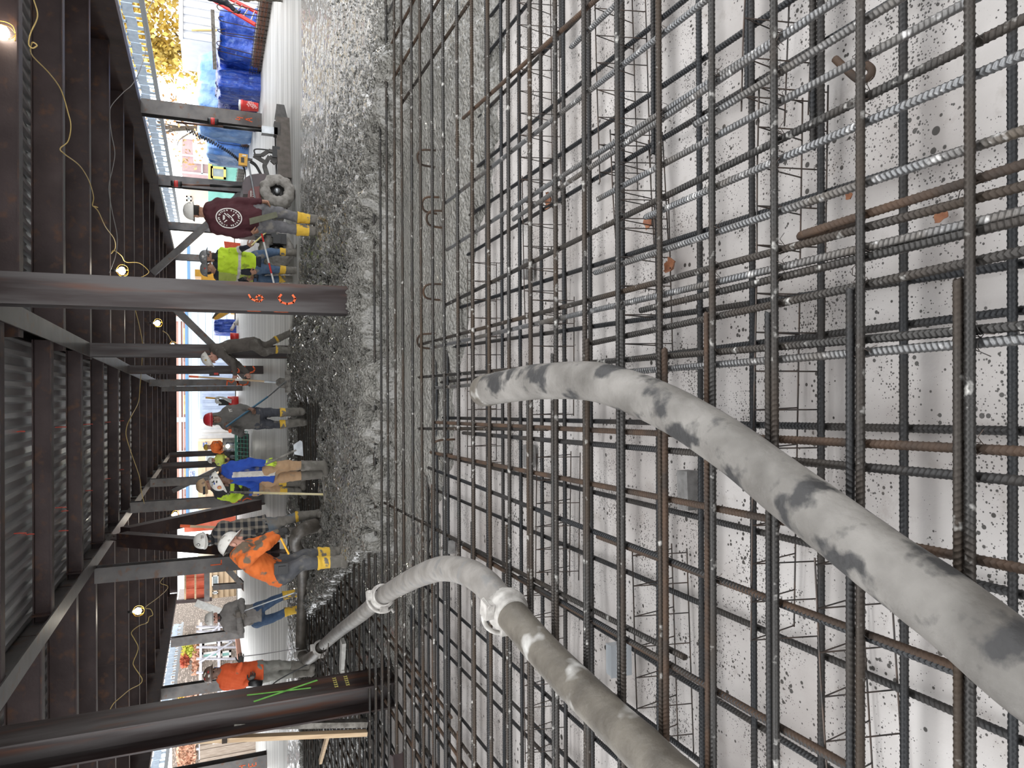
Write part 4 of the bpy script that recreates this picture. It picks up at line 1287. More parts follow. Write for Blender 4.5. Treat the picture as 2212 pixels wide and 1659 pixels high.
def sticker(root, c, n, r, m, name='sticker', seg=14, sq=1.):
    n = nrm(n); e = nrm(np.cross(n, (0.1, .2, 1))); g = np.cross(n, e)
    q = MB(); q.poly([np.asarray(c)+n*.004+e*r*math.cos(a)+g*r*sq*math.sin(a) for a in np.linspace(0, 2*math.pi, seg, endpoint=False)], .003, n)
    return q.obj(name, m, root)
def head_spot(I, az, el, k=1.0):
    """point on the hard hat: az 0 = front, 90 = wearer's right side"""
    a = math.radians(az); e = math.radians(el)
    c = I['Hc']+I['up']*.052-I['f']*.006
    d = I['f']*math.cos(a)*.142*math.cos(e)+I['lat']*math.sin(a)*.116*math.cos(e)+I['up']*.118*math.sin(e)
    return c+d*k, d
ST = {k: mat('sticker_'+k, c, rough=.5) for k, c in dict(red=(.5, .05, .04), black=(.03, .03, .03), white=(.72, .70, .66), gold=(.5, .33, .08), blue=(.05, .1, .35)).items()}

# man in the maroon hoodie, seen from behind
MARO = cloth('maroon_fleece', (.050, .009, .013), (.062, .012, .017), mud=(.08, .02, .022), t3=(.66, .75))
GREYP = cloth('grey_work_trousers', (.10, .098, .105), (.15, .145, .15))
r, P, I = person('man in maroon hoodie with round white back print, seen from behind', 11.45,
    dict(head=(425, 457), neck=(456, 461), shR=(472, 442), shL=(466, 492), ch=(505, 468), elR=(518, 437, .0), wrR=(562, 435, -.05), haR=(580, 437, -.05), elL=(511, 505), wrL=(540, 504, -.05), haL=(552, 501, -.05),
         pel=(548, 471), hiR=(562, 457), hiL=(562, 487), knR=(606, 460), knL=(606, 490), anR=(644, 470), anL=(642, 497), ftR=(684, 475), ftL=(684, 500)),
    (-.25, 1, 0), MARO, GREYP, SKIN_M, (HATW, True), boots=.17, hood=True, size=1.06, build=1.06, hemo=.06)
tb = np.cross(I['spine'], np.array([1., 0, 0])); nb = np.array([0, -1., .05])
c0 = dp(494, 475, 11.45)+np.array([0, -.152, 0])
q = MB(); rx = nrm(np.cross(nb, (0, 0, 1))); rz = np.array([0, 0, 1.])
from mathutils.bvhtree import BVHTree
_hm = [k for k in r.children if k.name.startswith('hoodie')][0].data
_bv = BVHTree.FromPolygons([v.co for v in _hm.vertices], [list(p.vertices) for p in _hm.polygons])
def back(u, v):
    p = c0+rx*u+rz*v
    h = _bv.ray_cast(Vector((p[0], p[1]-1., p[2])), Vector((0, 1, 0)))
    return np.array(h[0])+np.array([0, -.006, 0]) if h[0] is not None else p
for R_, w in ((.172, .014),):
    for k in range(40):
        a0, a1 = 2*math.pi*k/40, 2*math.pi*(k+1)/40
        stroke(q, [back(R_*.78*math.cos(a0), R_*math.sin(a0)), back(R_*.78*math.cos(a1), R_*math.sin(a1))], w, nb)
q.obj('print_ring', ST['white'], r)
q = MB()
rs = random.Random(3)
for k in range(26):           # lettering band, too worn to read
    a = 2*math.pi*k/26
    if k in (0, 7, 13, 20): continue
    for j in range(2):
        b = a+rs.uniform(-.08, .08)
        stroke(q, [back(.128*.78*math.cos(b), .128*math.sin(b)), back((.146)*.78*math.cos(b+rs.uniform(-.08, .08)), .146*math.sin(b))], .009, nb)
q.obj('print_lettering', ST['white'], r)['kind'] = 'stuff'
q = MB()
for pts in ([(-.06, .06), (.05, -.07)], [(.06, .06), (-.05, -.07)], [(-.05, .02), (-.01, -.03), (.03, -.06)], [(-.03, .075), (.03, .075)], [(-.025, .06), (.02, .06)]):
    stroke(q, [back(*p) for p in pts], .013, nb)
q.obj('print_tools', ST['white'], r)['kind'] = 'stuff'
c, d_ = head_spot(I, 160, 22, 1.02); sticker(r, c, d_, .026, ST['black']); sticker(r, c+nrm(d_)*.003, d_, .018, ST['white'])
c, d_ = head_spot(I, 200, 35, 1.02); sticker(r, c, d_, .014, ST['red'])
mb = MB(); a = dp(540, 478, 11.25); b = dp(600, 465, 11.2)
mb.poly([a+np.array([-.05, 0, 0]), a+np.array([.04, 0, .01]), b+np.array([.05, 0, .02]), b+np.array([-.03, 0, 0])], .02, (0, 1, 0))
tag(mb.obj('olive_rag', cloth('olive_cloth', (.10, .10, .065), (.14, .14, .095))), 'long olive rag hanging from the back pocket of the maroon hoodie man', 'rag')

# hi-vis pair with the story pole
LIME = cloth('lime_vest', (.46, .66, .02), (.54, .74, .04), mud=(.28, .38, .03), t3=(.62, .70)); NAVY = cloth('navy_fleece', (.012, .013, .02)); JEAN = cloth('blue_jeans', (.045, .085, .16), (.09, .14, .22))
def vest_cls(bands, arms=True):
    def fn(c, I):
        s_ = (c-I['pel'])@I['spine']; L = (I['neck']-I['pel'])@I['spine']; t = s_/L
        r = np.zeros(len(c), int)
        for sd in 'RL':
            el, wr = I['P']['el'+sd], I['P']['wr'+sd]
            ab = wr-el; u = ((c-el)@ab)/(ab@ab); q = c-el-np.clip(u, 0, 1.2)[:, None]*ab
            near = (np.linalg.norm(q, axis=1) < .085) & (u > .05)
            r[near & (u > .35)] = 2
            r[near & (u > .10) & (u < .32)] = 1
        for b0, b1 in bands:
            r[(t > b0) & (t < b1) & (r == 0)] = 1
        r[(t < -.10) & (r == 0)] = 2
        r[(t > 1.02)] = 2
        return r
    return fn
r, P, I = person('man in lime hi-vis vest and grey hard hat holding a red and white pole', 14.2,
    dict(head=(452, 556), neck=(472, 560), shR=(480, 545), shL=(478, 578), elR=(514, 541, -.12), wrR=(535, 533, -.28), haR=(546, 526, -.33), elL=(514, 586, .05), wrL=(540, 590, -.05), haL=(550, 588, -.08),
         pel=(545, 566), hiR=(556, 553), hiL=(556, 580), knR=(586, 545), knL=(588, 582), anR=(606, 544), anL=(606, 582), ftR=(642, 546), ftL=(645, 585)),
    (.75, -.55, 0), [LIME, REFL, NAVY], JEAN, SKIN_M, (HATG, False), boots=.09, gloves=None, vest=vest_cls(((.34, .43),)), beard=True, hood=True)
c, d_ = head_spot(I, 60, 25, 1.02); sticker(r, c, d_, .02, ST['white'])
q = MB(); e = I['Hc']+I['f']*.095+I['up']*.012
q.box(e, (.13, .02, .04), 0, (I['lat'], I['f'], I['up'])); q.box(e+I['lat']*.06-I['f']*.05, (.008, .1, .02), 0, (I['lat'], I['f'], I['up'])); q.box(e-I['lat']*.06-I['f']*.05, (.008, .1, .02), 0, (I['lat'], I['f'], I['up']))
q.obj('safety_glasses', BLACK, r)
mb = MB(); a = dp(564, 500, 13.75); b = dp(592, 613, 13.85)
t = thing('story_pole', 'red and white striped levelling pole held across the man in the lime vest', 'pole', a)
for k in range(5):
    mb = MB(); mb.tube([a+(b-a)*k/5, a+(b-a)*(k+1)/5], .016, 10)
    mb.obj('pole_band', [REDP, WHITEP, WHITEP, REDP, WHITEP][k], t)
a = dp(551, 523, 13.8); b = dp(577, 500, 13.75)
tag(MB().tube([a-(b-a)*.3, b+(b-a)*.1], .013, 8).obj('tool_handle', mat('pale_yellow_handle', (.68, .60, .25), rough=.5)), 'pale yellow tool handle in the glove of the lime vest man', 'handle')
OLIV = cloth('faded_vest', (.34, .40, .07), (.42, .47, .12))
r, P, I = person('man in navy hoodie and faded olive vest behind the lime vest', 14.9,
    dict(head=(453, 581), neck=(474, 590), shR=(482, 580), shL=(482, 610), elR=(515, 577, .15), wrR=(540, 575, .2), haR=(552, 574, .2), elL=(512, 612, .0), wrL=(534, 606, -.18), haL=(545, 602, -.25),
         pel=(540, 596), hiR=(550, 588), hiL=(550, 605), knR=(582, 584, .1), knL=(582, 604), anR=(604, 584, .1), anL=(604, 603), ftR=(640, 586, .1), ftL=(640, 603)),
    (.85, -.35, 0), [OLIV, REFL, NAVY], JEAN, SKIN_M, (HATG, False), boots=.10, vest=vest_cls(((.35, .44),)), hood=True)
c, d_ = head_spot(I, 75, 15, 1.02); sticker(r, c, d_, .016, ST['red'])

# man bending over his shovel
BRNH = cloth('taupe_hoodie', (.085, .072, .062), (.11, .095, .082)); OLVP = cloth('muddy_olive_trousers', (.085, .074, .062), (.13, .115, .10))
r, P, I = person('man in taupe hoodie and white hard hat bending over a shovel', 15.3,
    dict(head=(455, 773), neck=(466, 757), shR=(478, 764, -.18), shL=(478, 756, .18), ch=(500, 748), elR=(503, 783, -.22), wrR=(508, 808, -.1), haR=(506, 822, -.04), elL=(512, 786, .25), wrL=(535, 806, .1), haL=(538, 818, .03),
         pel=(540, 744), hiR=(549, 746, -.12), hiL=(549, 740, .12), knR=(570, 762, -.12), knL=(574, 748, .14), anR=(597, 755, -.12), anL=(596, 734, .2), ftR=(630, 757, -.12), ftL=(630, 718, .25)),
    (-.95, -.25, -.4), BRNH, OLVP, SKIN_L, (HATW, False), boots=.03, hood=True, up=(-.45, -.1, .9), hemo=.07)
c, d_ = head_spot(I, -75, 30, 1.02); sticker(r, c, d_, .018, ST['gold'])
t = thing('shovel', 'wooden-handled shovel with an orange tip held by the bending man', 'shovel', dp(618, 828, 15.25))
a = dp(408, 813, 15.2); b = dp(574, 824, 15.25); c = dp(596, 826, 15.25); d = dp(624, 829, 15.25)
MB().tube([a+(b-a)*.11, b], .019, 10).obj('handle', WOOD, t); MB().tube([a, a+(b-a)*.12], .021, 10).obj('handle_tip', PAINT_O, t)
MB().tube([b-(b-a)*.02, c], [.022, .017], 10).obj('ferrule', GALV, t)
mb = MB(); ux = np.array([1., .2, 0])
mb.poly([c+ux*.04, c-ux*.04, c-ux*.10+(d-c)*.3, c-ux*.10+(d-c)*.8, d, c+ux*.10+(d-c)*.8, c+ux*.10+(d-c)*.3], .008, (-.2, 1, 0)); mb.obj('blade', WOODGREY, t)
q = MB(); q.box(a+(b-a)*.64+np.array([0, -.02, 0]), (.045, .005, .13)); q.obj('paper_label', ST['white'], t)

# man in the red hard hat with the rake
GRYH = cloth('grey_hoodie', (.105, .098, .09), (.135, .125, .115), t3=(.7, .8)); DKJ = cloth('dark_jeans', (.030, .032, .042), (.06, .062, .072))
r, P, I = person('man in grey hoodie and red hard hat facing us with a blue-handled rake', 13.3,
    dict(head=(463, 906), neck=(482, 903), shR=(494, 886), shL=(490, 918), elR=(519, 880), wrR=(536, 882, -.14), haR=(547, 885, -.20), elL=(520, 936, -.05), wrL=(500, 928, -.24), haL=(489, 919, -.27),
         pel=(543, 904), hiR=(555, 894), hiL=(555, 914), knR=(583, 891), knL=(583, 917), anR=(606, 891), anL=(606, 917), ftR=(650, 889), ftL=(654, 912)),
    (-.05, -1, -.05), GRYH, DKJ, SKIN_D, (HATR, False), boots=.08, hood='up', hemo=.09, build=1.04)
c0 = dp(497, 886, 13.05)
q = MB()
for k in range(6):
    stroke(q, [c0+np.array([random.uniform(-.03, .03), -.06, random.uniform(-.03, .03)]), c0+np.array([random.uniform(-.03, .03), -.06, random.uniform(-.03, .03)])], .006, (0, -1, 0))
q.obj('chest_print', ST['white'], r)['kind'] = 'stuff'
sticker(r, dp(497, 931, 13.0), (0, -1, .2), .035, PAINT_O, 'orange_patch', 8, .8)
t = thing('concrete_rake', 'long concrete rake with a blue handle held by the red hard hat man', 'rake', dp(622, 820, 14.1))
a = dp(488, 922, 13.0); b = dp(578, 857, 13.3); c = dp(618, 824, 14.2)
MB().tube([a, b], .017, 10).obj('blue_handle', mat('blue_handle', (.03, .09, .14), (.05, .13, .2), rough=.4, scale=20), t)
MB().tube([b, c], .014, 8).obj('rod', GALV, t)
mb = MB().box(c+np.array([0, 0, -.03]), (.42, .015, .10)); mb.obj('blade', WOODGREY, t)

# man in the blue jacket
BLUJ = cloth('blue_jacket', (.012, .050, .30), (.018, .075, .40), mud=(.05, .11, .30), t3=(.66, .76)); TANP = cloth('tan_trousers', (.36, .22, .12), (.44, .29, .17), mud=(.24, .20, .16), t3=(.56, .68))
def blue_cls(c, I):
    r = np.zeros(len(c), int)
    q = c-I['pel']; s_ = q@I['spine']; u = q@np.array([1., 0, 0])
    m = (u > -.03) & (u < .05) & (s_ < .42) & (q[:, 1] < .0)
    r[m] = 1
    r[(s_ < .40) & (u >= .05) & (q[:, 1] < 0)] = 2
    for sd in 'RL':
        for a, b in (('sh', 'el'), ('el', 'wr')):
            p0, p1 = I['P'][a+sd], I['P'][b+sd]; ab = p1-p0; t = np.clip(((c-p0)@ab)/(ab@ab), 0, 1)
            r[np.linalg.norm(c-p0-t[:, None]*ab, axis=1) < .078] = 0
    return r
r, P, I = person('man in blue jacket, tan trousers and stickered white hard hat looking down', 10.8,
    dict(head=(481, 1036), neck=(489, 1017), shR=(501, 1010, -.14), shL=(499, 1032, .17), ch=(530, 1016), elR=(536, 999, -.20), wrR=(571, 1000, -.22), haR=(586, 1000, -.24), elL=(540, 1044, .18), wrL=(572, 1030, .20), haL=(584, 1024, .2),
         pel=(571, 1022), hiR=(580, 1012, -.08), hiL=(580, 1034, .06), knR=(616, 1006, -.08), knL=(616, 1030, .05), anR=(652, 1006, -.06), anL=(652, 1027, .05), ftR=(702, 1005, -.06), ftL=(702, 1024, .05)),
    (-.80, -.55, -.45), [BLUJ, REFL, cloth('dark_blue_panel', (.008, .03, .16))], TANP, SKIN_D, (HATW, False), boots=-1, gloves=GLOVE_Y, hood=False, vest=blue_cls, up=(-.38, -.12, .92), grip=(.45, .8), hemo=.09)
c, d_ = head_spot(I, -30, 18, 1.02); sticker(r, c, d_, .028, ST['red']); sticker(r, c+nrm(d_)*.003, d_, .019, ST['gold'])
for k in range(9):
    c, d_ = head_spot(I, random.uniform(-150, -60), random.uniform(15, 60), 1.02); sticker(r, c, d_, random.uniform(.008, .02), ST[random.choice(['black', 'black', 'blue'])], 'sticker', 7, .6)
t = thing('shovel', 'square shovel with a thin dark handle held by the blue jacket man', 'shovel', dp(645, 968, 10.5))
a = dp(572, 1004, 10.55); b = dp(640, 972, 10.5)
MB().tube([a, b], .015, 8).obj('handle', WOODGREY, t)
c = dp(645, 970, 10.5); MB().poly([c+np.array([-.10, .0, -.06]), c+np.array([-.07, 0, .06]), c+np.array([.06, 0, .07]), c+np.array([.12, 0, -.02]), c+np.array([.10, 0, -.05])], .01, (0.1, 1, .25)).obj('blade', GALV, t)

# man with the come-along behind him
BLKV = cloth('black_vest_panel', (.02, .02, .022)); LIME2 = cloth('lime_sleeve', (.42, .60, .03), (.5, .68, .05))
def p8_cls(c, I):
    r = np.ones(len(c), int)
    for sd in 'RL':
        for a, b in (('sh', 'el'), ('el', 'wr')):
            p0, p1 = I['P'][a+sd], I['P'][b+sd]; ab = p1-p0; t = np.clip(((c-p0)@ab)/(ab@ab), 0, 1)
            r[np.linalg.norm(c-p0-t[:, None]*ab, axis=1) < .079] = 0
    s_ = (c-I['pel'])@I['spine']
    r[(r == 1) & (s_ > .26) & (s_ < .32)] = 0
    r[(s_ < .02)] = 3
    return r
r, P, I = person('man in lime and black jacket and tan hard hat leaning on a come-along', 13.5,
    dict(head=(447, 1049), neck=(467, 1052), shR=(478, 1036), shL=(476, 1070), elR=(512, 1036, .1), wrR=(528, 1048, -.15), haR=(530, 1060, -.25), elL=(506, 1078, -.06), wrL=(522, 1068, -.26), haL=(530, 1062, -.30),
         pel=(540, 1049), hiR=(550, 1040), hiL=(550, 1058), knR=(580, 1040), knL=(580, 1058), anR=(604, 1042), anL=(606, 1059), ftR=(652, 1044), ftL=(654, 1062)),
    (-.45, -.9, -.3), [LIME2, BLKV, REFL, BLUJ], TANP, SKIN_M, (HATT, False), boots=.11, gloves=GLOVE_K, hood=False, vest=p8_cls, beard=True, up=(-.1, -.2, 1))
q = MB(); e = I['Hc']+I['f']*.13+I['up']*.075
q.box(e, (.15, .02, .035), 0, (I['lat'], I['f'], I['up'])); q.obj('sunglasses', BLACK, r)
t = thing('come_along', 'come-along rake with a pale yellow handle standing in the fresh concrete', 'rake', dp(706, 1062, 10.75))
a = dp(496, 1063, 13.1); b = dp(702, 1068, 10.9)
a = dp(496, 1063, 11.9)
MB().tube([a+(b-a)*.25, b], .016, 10).obj('handle', mat('pale_handle', (.66, .55, .28), (.72, .64, .42), rough=.5, scale=12), t)
MB().tube([a, a+(b-a)*.26], .017, 10).obj('grip', WOODGREY, t)
c = dp(709, 1060, 10.85); MB().poly([c+np.array([-.26, 0, -.05]), c+np.array([-.26, 0, .05]), c+np.array([.16, 0, .09]), c+np.array([.16, 0, -.01])], .012, (0, 1, .2)).obj('blade', WOODGREY, t)
for s_ in (-.1, .08):
    MB().tube([b, c+np.array([s_, 0, .03])], .006, 6).obj('strut', GALV, t)

# plaid jacket crouching at the hose end
def plaid():
    m = mat('plaid_flannel', (.04, .04, .045), (.05, .05, .055), rough=.9, scale=10, bump=.003)
    nt = m.node_tree; N = nt.nodes; L = nt.links; b = N['Principled BSDF']
    tc = N.new('ShaderNodeTexCoord'); sx = N.new('ShaderNodeSeparateXYZ'); L.new(tc.outputs['Object'], sx.inputs[0])
    tot = None
    for ch in (0, 2):
        mu = N.new('ShaderNodeMath'); mu.operation = 'MULTIPLY'; L.new(sx.outputs[ch], mu.inputs[0]); mu.inputs[1].default_value = 62.
        si = N.new('ShaderNodeMath'); si.operation = 'SINE'; L.new(mu.outputs[0], si.inputs[0])
        r_ = N.new('ShaderNodeMapRange'); r_.inputs[1].default_value = .2; r_.inputs[2].default_value = .5; r_.inputs[4].default_value = .5; L.new(si.outputs[0], r_.inputs[0])
        if tot is None: tot = r_.outputs[0]
        else:
            ad = N.new('ShaderNodeMath'); ad.operation = 'ADD'; L.new(tot, ad.inputs[0]); L.new(r_.outputs[0], ad.inputs[1]); tot = ad.outputs[0]
    mx = N.new('ShaderNodeMix'); mx.data_type = 'RGBA'; L.new(tot, mx.inputs[0]); mx.inputs[6].default_value = (.026, .028, .034, 1); mx.inputs[7].default_value = (.30, .26, .21, 1)
    L.new(mx.outputs[2], b.inputs['Base Color'])
    return m
LTJ = cloth('splashed_jeans', (.10, .13, .16), (.17, .18, .19), mud=(.17, .155, .135), t3=(.48, .60), s3=5.)
r, P, I = person('man in plaid flannel jacket and white hard hat facing us behind the orange hoodie', 11.4,
    dict(head=(446, 1167), neck=(472, 1160), shR=(480, 1138), shL=(484, 1184), elR=(520, 1140, -.10), wrR=(552, 1153, -.22), haR=(566, 1158, -.26), elL=(524, 1186, -.08), wrL=(552, 1176, -.25), haL=(566, 1170, -.28),
         pel=(556, 1142), hiR=(566, 1132), hiL=(566, 1152), knR=(606, 1128, -.10), knL=(606, 1152, -.16), anR=(640, 1116, -.02), anL=(642, 1146, .0), ftR=(688, 1110, -.04), ftL=(688, 1142, -.06)),
    (.0, -1, -.25), [plaid()], LTJ, SKIN_D, (HATW, False), boots=.03, gloves=GLOVE_K, hood=True, up=(0, -.25, 1), beard=True)
c, d_ = head_spot(I, 20, 40, 1.02); sticker(r, c, d_, .022, ST['black']); sticker(r, c+nrm(d_)*.003, d_, .014, ST['white'])
q = MB(); c, d_ = head_spot(I, -35, 14, 1.02)
for k in range(4):
    stroke(q, [c+np.array([-.03, -.004, .012-.009*k]), c+np.array([.03, -.004, .012-.009*k])], .004, d_)
q.obj('hat_lettering', ST['black'], r)['kind'] = 'stuff'
q = MB(); e = I['Hc']+I['f']*.075+I['up']*(-.045); q.lathe([(.0, .03), (.05, .02), (.075, -.02), (.085, -.05)], e, I['f'], 14); q.obj('face_mask', BLACK, r)
t = thing('shovel', 'wooden shovel handle with an orange tip standing behind the plaid jacket', 'shovel', dp(560, 1142, 11.75))
a = dp(389, 1136, 11.7); b = dp(640, 1146, 11.8)
MB().tube([a+(b-a)*.07, b], .019, 10).obj('handle', WOOD, t); MB().tube([a, a+(b-a)*.08], .021, 10).obj('handle_tip', PAINT_O, t)
c = b; MB().poly([c+np.array([-.09, 0, .0]), c+np.array([.09, 0, 0]), c+np.array([.09, 0, -.16]), c+np.array([0, 0, -.24]), c+np.array([-.09, 0, -.16])], .008, (0, 1, 0)).obj('blade', WOODGREY, t)

# orange hoodie bending, nearest of the crew
ORNG = cloth('orange_hoodie', (.60, .125, .018), (.68, .16, .03), mud=(.15, .11, .075), t3=(.555, .60), s3=5.); DARKJ = cloth('muddy_dark_jeans', (.05, .052, .06), (.09, .09, .095), mud=(.14, .13, .115), t3=(.52, .66))
r, P, I = person('man in mud-stained orange hoodie bending over the hose, yellow boots', 8.95,
    dict(head=(506, 1178, .02), neck=(523, 1190), shR=(536, 1180, .14), shL=(527, 1212, -.18), ch=(556, 1218), elR=(580, 1164, .02), wrR=(598, 1152, -.02), haR=(608, 1149, -.03), elL=(574, 1178, -.30), wrL=(596, 1160, -.20), haL=(606, 1154, -.14),
         pel=(600, 1236), hiR=(612, 1222, .12), hiL=(612, 1240, -.12), knR=(658, 1200, .16), knL=(658, 1216, -.12), anR=(688, 1196, .18), anL=(688, 1216, -.12), ftR=(744, 1192, .2), ftL=(744, 1212, -.12)),
    (.90, .40, -.55), ORNG, DARKJ, SKIN_L, (HATW, True), boots=.13, gloves=GLOVE_K, hood=True, up=(.5, .25, .84), hemo=.05, build=1.02)
q = MB(); c = dp(607, 1228, 8.72); q.box(c, (.12, .05, .15)); q.box(c+np.array([.0, -.03, -.01]), (.06, .02, .08)); q.obj('belt_pouch', BLACK, r)
a = dp(606, 1162, 8.75); b = dp(624, 1197, 8.75)
tag(MB().tube([a, b], .012, 8).obj('yellow_stick', YELLOWP), 'short yellow stick in the fist of the bending orange hoodie man', 'stick')

# grey sweatshirt, arms folded
SWT = cloth('grey_sweatshirt', (.20, .185, .175), (.26, .245, .23), mud=(.14, .125, .11), t3=(.62, .74)); JEAN2 = cloth('blue_work_jeans', (.03, .06, .12), (.07, .12, .21), mud=(.13, .14, .16))
r, P, I = person('man in grey sweatshirt and white hard hat with folded arms', 13.8,
    dict(head=(465, 1335), neck=(484, 1334), shR=(493, 1313), shL=(492, 1354), elR=(521, 1300, -.10), wrR=(524, 1322, -.26), haR=(522, 1336, -.28), elL=(520, 1364, -.10), wrL=(516, 1336, -.30), haL=(514, 1322, -.32),
         pel=(546, 1328), hiR=(556, 1315), hiL=(556, 1342), knR=(586, 1300), knL=(588, 1336), anR=(612, 1287), anL=(616, 1322), ftR=(650, 1279), ftL=(654, 1314)),
    (.25, -1, -.05), SWT, JEAN2, SKIN_L, (HATW, False), boots=.30, gloves=GLOVE_G, hood=False, beard=True, build=1.04)
a = [dp(528, 1320, 13.4), dp(536, 1316, 13.4), dp(580, 1300, 13.35), dp(626, 1284, 13.3), dp(640, 1281, 13.3), dp(643, 1288, 13.3)]
tag(MB().tube(smooth_path(a, 6), .012, 8).obj('steel_hook', GALV, None, True), 'thin steel pull hook hanging from the folded arms of the grey sweatshirt man', 'hook')

# orange hoodie at the left
ORN2 = cloth('red_orange_hoodie', (.60, .085, .02), (.68, .11, .03), mud=(.17, .10, .05), t3=(.64, .72)); GRP2 = cloth('grey_green_trousers', (.16, .155, .135), (.24, .235, .21))
r, P, I = person('man in red-orange hoodie and stickered brown hard hat at left', 12.5,
    dict(head=(464, 1455), neck=(480, 1461), shR=(488, 1445), shL=(487, 1480), elR=(512, 1448, -.12), wrR=(521, 1432, -.22), haR=(521, 1420, -.25), elL=(524, 1480, -.02), wrL=(540, 1471, -.17), haL=(546, 1462, -.22),
         pel=(552, 1452), hiR=(563, 1442), hiL=(563, 1462), knR=(600, 1437), knL=(598, 1458), anR=(630, 1437), anL=(634, 1455), ftR=(665, 1438), ftL=(672, 1452)),
    (.85, -.55, 0), ORN2, GRP2, SKIN_D, (HATB, False), boots=-1, gloves=GLOVE_K, hood=False, hemo=.07)
for k in range(14):
    c, d_ = head_spot(I, random.uniform(20, 150), random.uniform(5, 55), 1.02); sticker(r, c, d_, random.uniform(.012, .024), ST[random.choice(['red', 'white', 'gold', 'white'])], 'sticker', 8, .6)
c = I['Hc']; q = MB(); q.poly([c-I['f']*.06-I['lat']*.085+I['up']*.02, c+I['f']*.03-I['lat']*.092+I['up']*.01, c+I['f']*.0-I['lat']*.095-I['up']*.11, c-I['f']*.08-I['lat']*.09-I['up']*.12], .008, I['lat'])
q.obj('blue_bandana', cloth('blue_bandana', (.03, .07, .30)), r)
q = MB(); c = dp(552, 1476, 12.3); q.lathe([(0, -.10), (.05, -.10), (.06, 0), (.05, .09), (.02, .11), (0, .11)], c, (0.2, 0, 1), 14)
t = tag(q.obj('work_tool', BLACK, None, True), 'black hand tool carried by the man in the red-orange hoodie', 'tool')
a = [dp(556, 1480, 12.25), dp(575, 1488, 12.2), dp(600, 1470, 12.2), dp(640, 1448, 12.2), dp(672, 1432, 12.2)]
MB().tube(smooth_path(a, 6), .010, 6).obj('tool_hose', BLACK, t, True)
a = [dp(524, 1418, 12.2), dp(560, 1414, 12.2), dp(600, 1408, 12.3), dp(645, 1400, 12.4)]
tag(MB().tube(a, .008, 6).obj('pull_rope', CORDG), 'thin grey rope from the left orange hoodie man down to the hose', 'rope')

# legs at the right edge
r, P, I = person('man in navy top and brown trousers at the right edge, mostly out of view', 16.6,
    dict(head=(408, -30), neck=(432, -26), shR=(448, -45), shL=(448, -8), elR=(490, -48), wrR=(520, -44, -.2), haR=(532, -40, -.22), elL=(488, 6, -.05), wrL=(508, 22, -.15), haL=(518, 30, -.2),
         pel=(520, -18), hiR=(532, -28), hiL=(532, -8), knR=(555, -28), knL=(556, -6), anR=(575, -28), anL=(576, -5), ftR=(610, -26), ftL=(610, -3)),
    (-.6, -.7, 0), NAVY, cloth('brown_trousers', (.20, .15, .105)), SKIN_L, (HATW, False), boots=-1, hood=True, gloves=GLOVE_K)
# riders on the power trowel
HVO = cloth('orange_hivis', (.70, .16, .03)); HVY = cloth('yellow_hivis', (.5, .58, .12))
def rider(label, x0, y0, shirt, hat, face, Yd):
    return person(label, Yd, dict(head=(450+x0, 966+y0), neck=(458+x0, 965+y0), shR=(463+x0, 957+y0), shL=(463+x0, 974+y0), elR=(474+x0, 955+y0, -.1), wrR=(480+x0, 961+y0, -.35), haR=(482+x0, 962+y0, -.4), elL=(474+x0, 977+y0, -.1), wrL=(480+x0, 974+y0, -.35), haL=(482+x0, 973+y0, -.4),
        pel=(483+x0, 965+y0), hiR=(487+x0, 961+y0), hiL=(487+x0, 970+y0), knR=(492+x0, 959+y0, -.42), knL=(492+x0, 972+y0, -.42), anR=(508+x0, 959+y0, -.42), anL=(508+x0, 972+y0, -.42), ftR=(520+x0, 959+y0, -.45), ftL=(520+x0, 972+y0, -.45)),
        face, shirt, DKJ, SKIN_M, (hat, False), boots=-1, hood=False, res=.010)
rider('operator in orange shirt and yellow hard hat riding the green trowel', 0, 0, HVO, HATY, (-.5, -1, 0), 30.6)
rider('second trowel operator in yellow hi-vis, bent forward, white hard hat', 9, 28, [HVY], HATW, (-.3, -1, -.3), 30.6)
# ------------------------------------------------------------------ laser screed at the right
DARKM = mat('dark_machine_steel', (.045, .042, .040), (.08, .075, .07), rough=.5, metal=.4, scale=8)
t = thing('laser_screed', 'maroon laser screed machine with concrete-caked tyres working at the right', 'screed', gp(640, 420, ZSLAB))
Ym = 14.35
def tyre(c, ax, R, wd, parent):
    prof = []
    q = MB(); ax = nrm(ax); e = nrm(np.cross(ax, (0, 0, 1))); g = np.cross(ax, e)
    n = 40; pr = [(.42, -.30), (.47, -.46), (.62, -.5), (.84, -.48), (.97, -.36), (1.0, -.15), (1.0, .15), (.97, .36), (.84, .48), (.62, .5), (.47, .46), (.42, .30)]
    vs = []
    for r_, h_ in pr:
        for k in range(n):
            a = 2*math.pi*k/n
            lug = .07*((k+int(h_ > 0)*2) % 4 < 2) if r_ > .8 else 0
            rr = R*(r_+lug-.04+.13*(vnoise(np.array([k*.7]), np.array([r_*5+h_*6]), 3)[0]-.5))
            vs.append(c+ax*h_*wd+rr*(e*math.cos(a)+g*math.sin(a)))
    m = len(pr)
    fs = [(i*n+k, i*n+(k+1) % n, (i+1)*n+(k+1) % n, (i+1)*n+k) for i in range(m-1) for k in range(n)]
    o = q.add(vs, fs).obj('tyre', TYREMUD, parent, True)
    MB().lathe([(R*.44, -.3*wd), (R*.44, .26*wd), (R*.2, .22*wd), (0, .22*wd)], c, ax, 24).obj('wheel_rim', DARKM, o, True)
    MB().lathe([(0, -.34*wd), (R*.16, -.34*wd), (R*.18, -.1*wd), (R*.18, .2*wd)], c, ax, 14).obj('hub', GALV, o, True)
wc_ = dp(598, 415, Ym)
tyre(wc_, (-.12, 1, 0), .315, .30, t)
tyre(wc_+np.array([-1.05, .25, 0]), (-.12, 1, 0), .315, .30, t)
